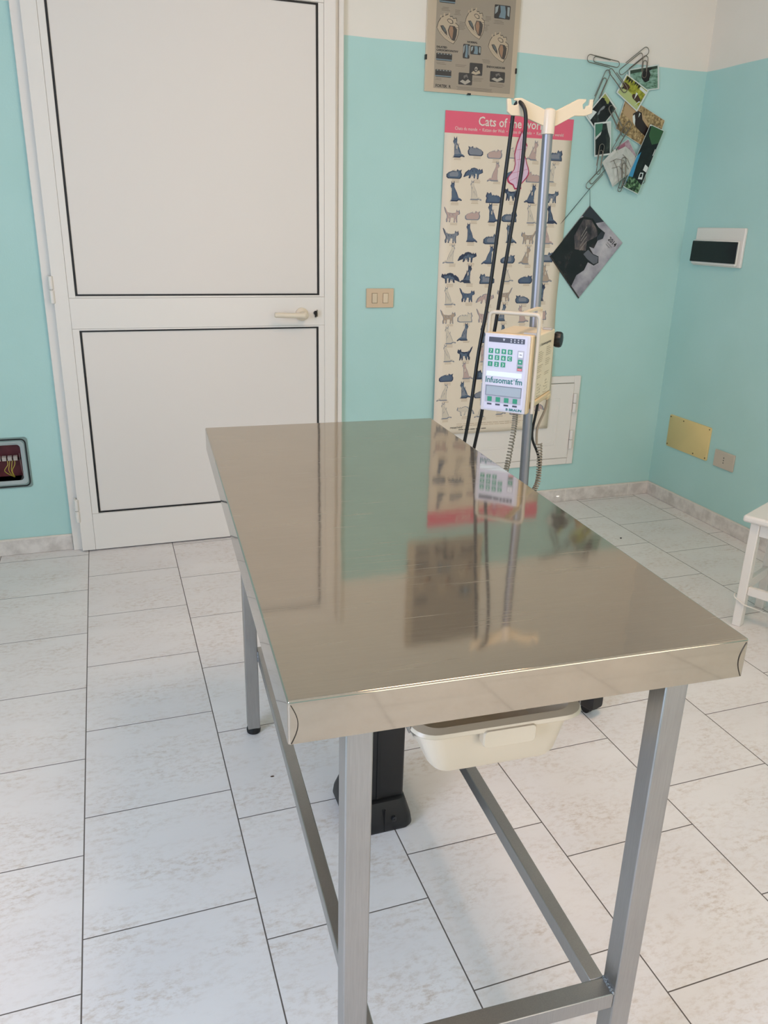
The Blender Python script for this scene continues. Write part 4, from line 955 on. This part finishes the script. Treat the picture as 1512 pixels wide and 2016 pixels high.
# clamp round the pole and its knob
PLx, PLy = .0580, .2480
bm = bmesh.new(); box(bm, .02, .1, dpt, dpt+.006, .12, .17); box(bm, .038, .0425, dpt, .27, .13, .165); box(bm, .0745, .079, dpt, .27, .13, .165); link('pole_clamp', bm, mat('clamp_grey', (150, 146, 140), .4, metal=.5), pump, bevel=.001)
bm = bmesh.new(); cyl(bm, (.079, .250, .165), (.118, .250, .165), .006, n=16); link('clamp_screw', bm, MC['clamp_grey'], pump)
bm = bmesh.new(); n = 60; rings = []
for t, r in ((.118, .012), (.120, .0195), (.124, .0215), (.134, .0215), (.139, .0195), (.141, .012)):
    rings.append([(t, .250+(r*(1-.06*(math.cos(10*2*PI*k/n) > .3)))*math.cos(2*PI*k/n), .165+(r*(1-.06*(math.cos(10*2*PI*k/n) > .3)))*math.sin(2*PI*k/n)) for k in range(n)])
loft(bm, rings, cap0=True, cap1=True); link('clamp_knob', bm, BLACKP, pump, smooth=True)
# cords leaving the pump (coordinates turned into pump space)
Pinv = (Matrix.Translation(PO) @ Matrix.Rotation(PYAW, 4, 'Z')).inverted()
def coil(bm, path, R, r, turns, n=12):
    path = smoothpath(path, 14); L = len(path); out = []
    N = int(turns*n)
    for i in range(N+1):
        t = i/N*(L-1); k = min(int(t), L-2); p = path[k].lerp(path[k+1], t-k); d = (path[k+1]-path[k]).normalized()
        a = d.cross(Vector((0, 1, .1))).normalized(); b_ = d.cross(a); ph = 2*PI*turns*i/N
        out.append(p+(a*math.cos(ph)+b_*math.sin(ph))*R)
    tube(bm, out, r, 6)
GCORD = mat('grey_coiled_cord', (150, 142, 126), .4)
bm = bmesh.new(); pts = [(.862, -1.53, .874), (.862, -1.528, .82), (.858, -1.52, .74), (.86, -1.50, .66), (.875, -1.48, .52), (.90, -1.47, .40)]
coil(bm, [Pinv @ Vector(p) for p in pts], .0062, .0020, 44); link('coiled_cord', bm, GCORD, pump, smooth=True)
bm = bmesh.new(); tube(bm, smoothpath([Pinv @ Vector(p) for p in [(1.018, -1.43, .90), (1.018, -1.42, .85), (1.010, -1.40, .79), (1.012, -1.40, .738)]], 6), .0036, 8); link('straight_cord', bm, mat('taupe_cord', (158, 142, 120), .4), pump, smooth=True)
bm = bmesh.new(); coil(bm, [Pinv @ Vector(p) for p in [(1.022, -1.40, .742), (1.026, -1.40, .70), (1.028, -1.40, .66), (1.022, -1.41, .625), (1.004, -1.42, .60), (.99, -1.43, .585)]], .0065, .0023, 24); link('coiled_cord', bm, GCORD, pump, smooth=True)
bm = bmesh.new(); tube(bm, smoothpath([Pinv @ Vector(p) for p in [(1.012, -1.39, .90), (1.012, -1.383, .84), (1.006, -1.38, .76), (1.03, -1.385, .70), (1.038, -1.385, .65), (1.025, -1.39, .60), (1.012, -1.39, .50), (1.02, -1.36, .3), (1.08, -1.28, .1), (1.12, -1.2, .006)]], 6), .004, 8); link('power_cord', bm, BLACKP, pump, smooth=True)

# black tube looped over the holder notch
t1 = [(.745, -1.20, .008), (.76, -1.24, .25), (.785, -1.32, .55), (.809, -1.35, .803), (.826, -1.355, 1.002), (.843, -1.36, 1.152), (.855, -1.372, 1.373), (.863, -1.385, 1.565), (.864, -1.388, 1.605), (.867, -1.392, 1.628)]
t2 = [(.872, -1.400, 1.6345), (.878, -1.412, 1.625), (.883, -1.418, 1.608), (.886, -1.418, 1.575), (.887, -1.412, 1.473), (.880, -1.400, 1.361), (.870, -1.383, 1.192), (.868, -1.365, 1.084), (.860, -1.355, .972), (.853, -1.35, .850), (.846, -1.34, .768), (.82, -1.28, .45), (.80, -1.2, .2), (.79, -1.12, .008)]
bm = bmesh.new(); tube(bm, smoothpath(t1+t2, 6), .0050, 10)
o = link('black_hose', bm, mat('black_hose_rubber', (5, 4, 6), .45), None, smooth=True)
tag(o, 'thin black hose looped over the left notch of the drip stand holder', 'hose')

# ------------------------------------------------------------------ white stool
SY = math.atan2(.44, .9)
stool = thing('stool', 'white painted wooden stool at the right edge near the right wall', 'stool', (1.897, -1.379, 0), SY)
# local x runs along u, local y along -v
link('seat', bx(-.022, .268, -.405, .022, .399, .424), WOODW, stool, bevel=.009, seg=4)
lx, ly = .034, .031
for x in (0, .212):
    for y in (0, -.352):
        bm = bmesh.new(); box(bm, x, x+lx, y-ly, y, 0, .399); link('leg', bm, WOODW, stool, bevel=.003)
bm = bmesh.new(); box(bm, .008, .026, -.352, -ly, .125, .158); link('rung', bm, WOODW, stool, bevel=.003)
bm = bmesh.new(); box(bm, .22, .238, -.352, -ly, .125, .158); link('rung', bm, WOODW, stool, bevel=.003)
for y in (-.024, -.376+.0):
    bm = bmesh.new(); box(bm, lx, .212, y, y+.018, .135, .172); link('rung', bm, WOODW, stool, bevel=.003)
for a in ((lx, .212, -.022, -.006), (lx, .212, -.376, -.36)):
    bm = bmesh.new(); box(bm, a[0], a[1], a[2], a[3], .35, .399); link('apron', bm, WOODW, stool, bevel=.002)
for x in (.008, .222):
    bm = bmesh.new(); box(bm, x, x+.016, -.352, -ly, .35, .399); link('apron', bm, WOODW, stool, bevel=.002)
bm = bmesh.new()
S4 = Matrix.Translation((1.897, -1.379, 0)) @ Matrix.Rotation(SY, 4, 'Z')
pth = [(.02, .012, .118), (-.004, .006, .112), (-.0045, -.015, .100), (-.004, -.034, .092), (.03, -.06, .075), (.09, -.10, .045), (.18, -.16, .015), (.30, -.24, .004)]
tube(bm, smoothpath([S4 @ Vector(p) for p in pth], 6), .0026, 8)
o = link('white_cord', bm, WPLAST, None, smooth=True); tag(o, 'thin white cord draped round the stool leg and onto the floor', 'cord')

# crumbs
speck(.6265, -2.15, th, .0035, mat('white_crumb', (235, 230, 220), .6), 'white crumb on the near middle of the steel table top')
speck(2.006, -.541, 0, .005, RUBBER, 'tiny black crumb on the floor tiles near the right skirting', sq=(1, .8, .5))
speck(.142, -1.72, 0, .004, mat('brown_crumb', (80, 60, 45), .8), 'tiny brown crumb on the floor in front of the far left table leg', sq=(1.3, .6, .3))

# ------------------------------------------------------------------ ceiling lamp (outside the frame, lights the room)
LXc, LYc = .85, -2.2
lampo = thing('ceiling_lamp', 'warm white square ceiling lamp above the room', 'ceiling lamp', (LXc, LYc, ZC))
bm = bmesh.new(); ring(bm, -.30, .30, -.30, .30, -.32, .32, -.32, .32, -.05, 0)
for v in bm.verts: v.co = Vector((v.co.x, v.co.z, v.co.y))
link('lamp_frame', bm, WPLAST, lampo)
bm = bmesh.new(); box(bm, -.3, .3, -.3, .3, -.045, -.03)
m, g = newm('lit_diffuser'); g.b.inputs['Emission Color'].default_value = (*lin((255, 214, 180)), 1); g.b.inputs['Emission Strength'].default_value = 30.
link('diffuser', bm, m, lampo)

# ------------------------------------------------------------------ daylight, added warm fill and camera
wd = bpy.data.worlds.new('World'); scn.world = wd; wd.use_nodes = True
bg = wd.node_tree.nodes['Background']; bg.inputs[0].default_value = (.62, .78, 1., 1); bg.inputs[1].default_value = 1.2
ld = bpy.data.lights.new('window_daylight', 'AREA'); ld.shape = 'RECTANGLE'; ld.size = WY1-WY0-.1; ld.size_y = WZ1-WZ0-.1; ld.energy = 215; ld.color = (.63, .735, 1.)
lo = bpy.data.objects.new('window_daylight', ld); COL.objects.link(lo); lo.location = (XL-.03, ym, (WZ0+WZ1)/2); lo.rotation_euler = (0, -PI/2, 0)

l2 = bpy.data.lights.new('front_fill_light', 'AREA'); l2.shape = 'RECTANGLE'; l2.size = VX1-VX0-.1; l2.size_y = VZ1-VZ0-.1; l2.energy = 48; l2.color = (1., .83, .68)  # warm fill light set in the added front window
o2 = bpy.data.objects.new('front_fill_light', l2); COL.objects.link(o2); o2.location = ((VX0+VX1)/2, YF-.03, (VZ0+VZ1)/2); o2.rotation_euler = (PI/2, 0, 0)
cd = bpy.data.cameras.new('camera'); cam = bpy.data.objects.new('camera', cd); COL.objects.link(cam)
cd.sensor_fit = 'VERTICAL'; cd.sensor_height = 36.; cd.lens = 36.*1559.42/2016.; cd.clip_start = .02
cam.matrix_world = Matrix.Translation((-.16048895, -3.39045746, 1.3392)) @ Matrix.Rotation(-.33861602, 4, 'Z') @ Matrix.Rotation(1.22217062, 4, 'X') @ Matrix.Rotation(.02500955, 4, 'Z')
scn.camera = cam
vs_ = scn.view_settings; vs_.view_transform = 'Standard'; vs_.look = 'None'; vs_.gamma = 1.; vs_.exposure = -.66; vs_.use_curve_mapping = False
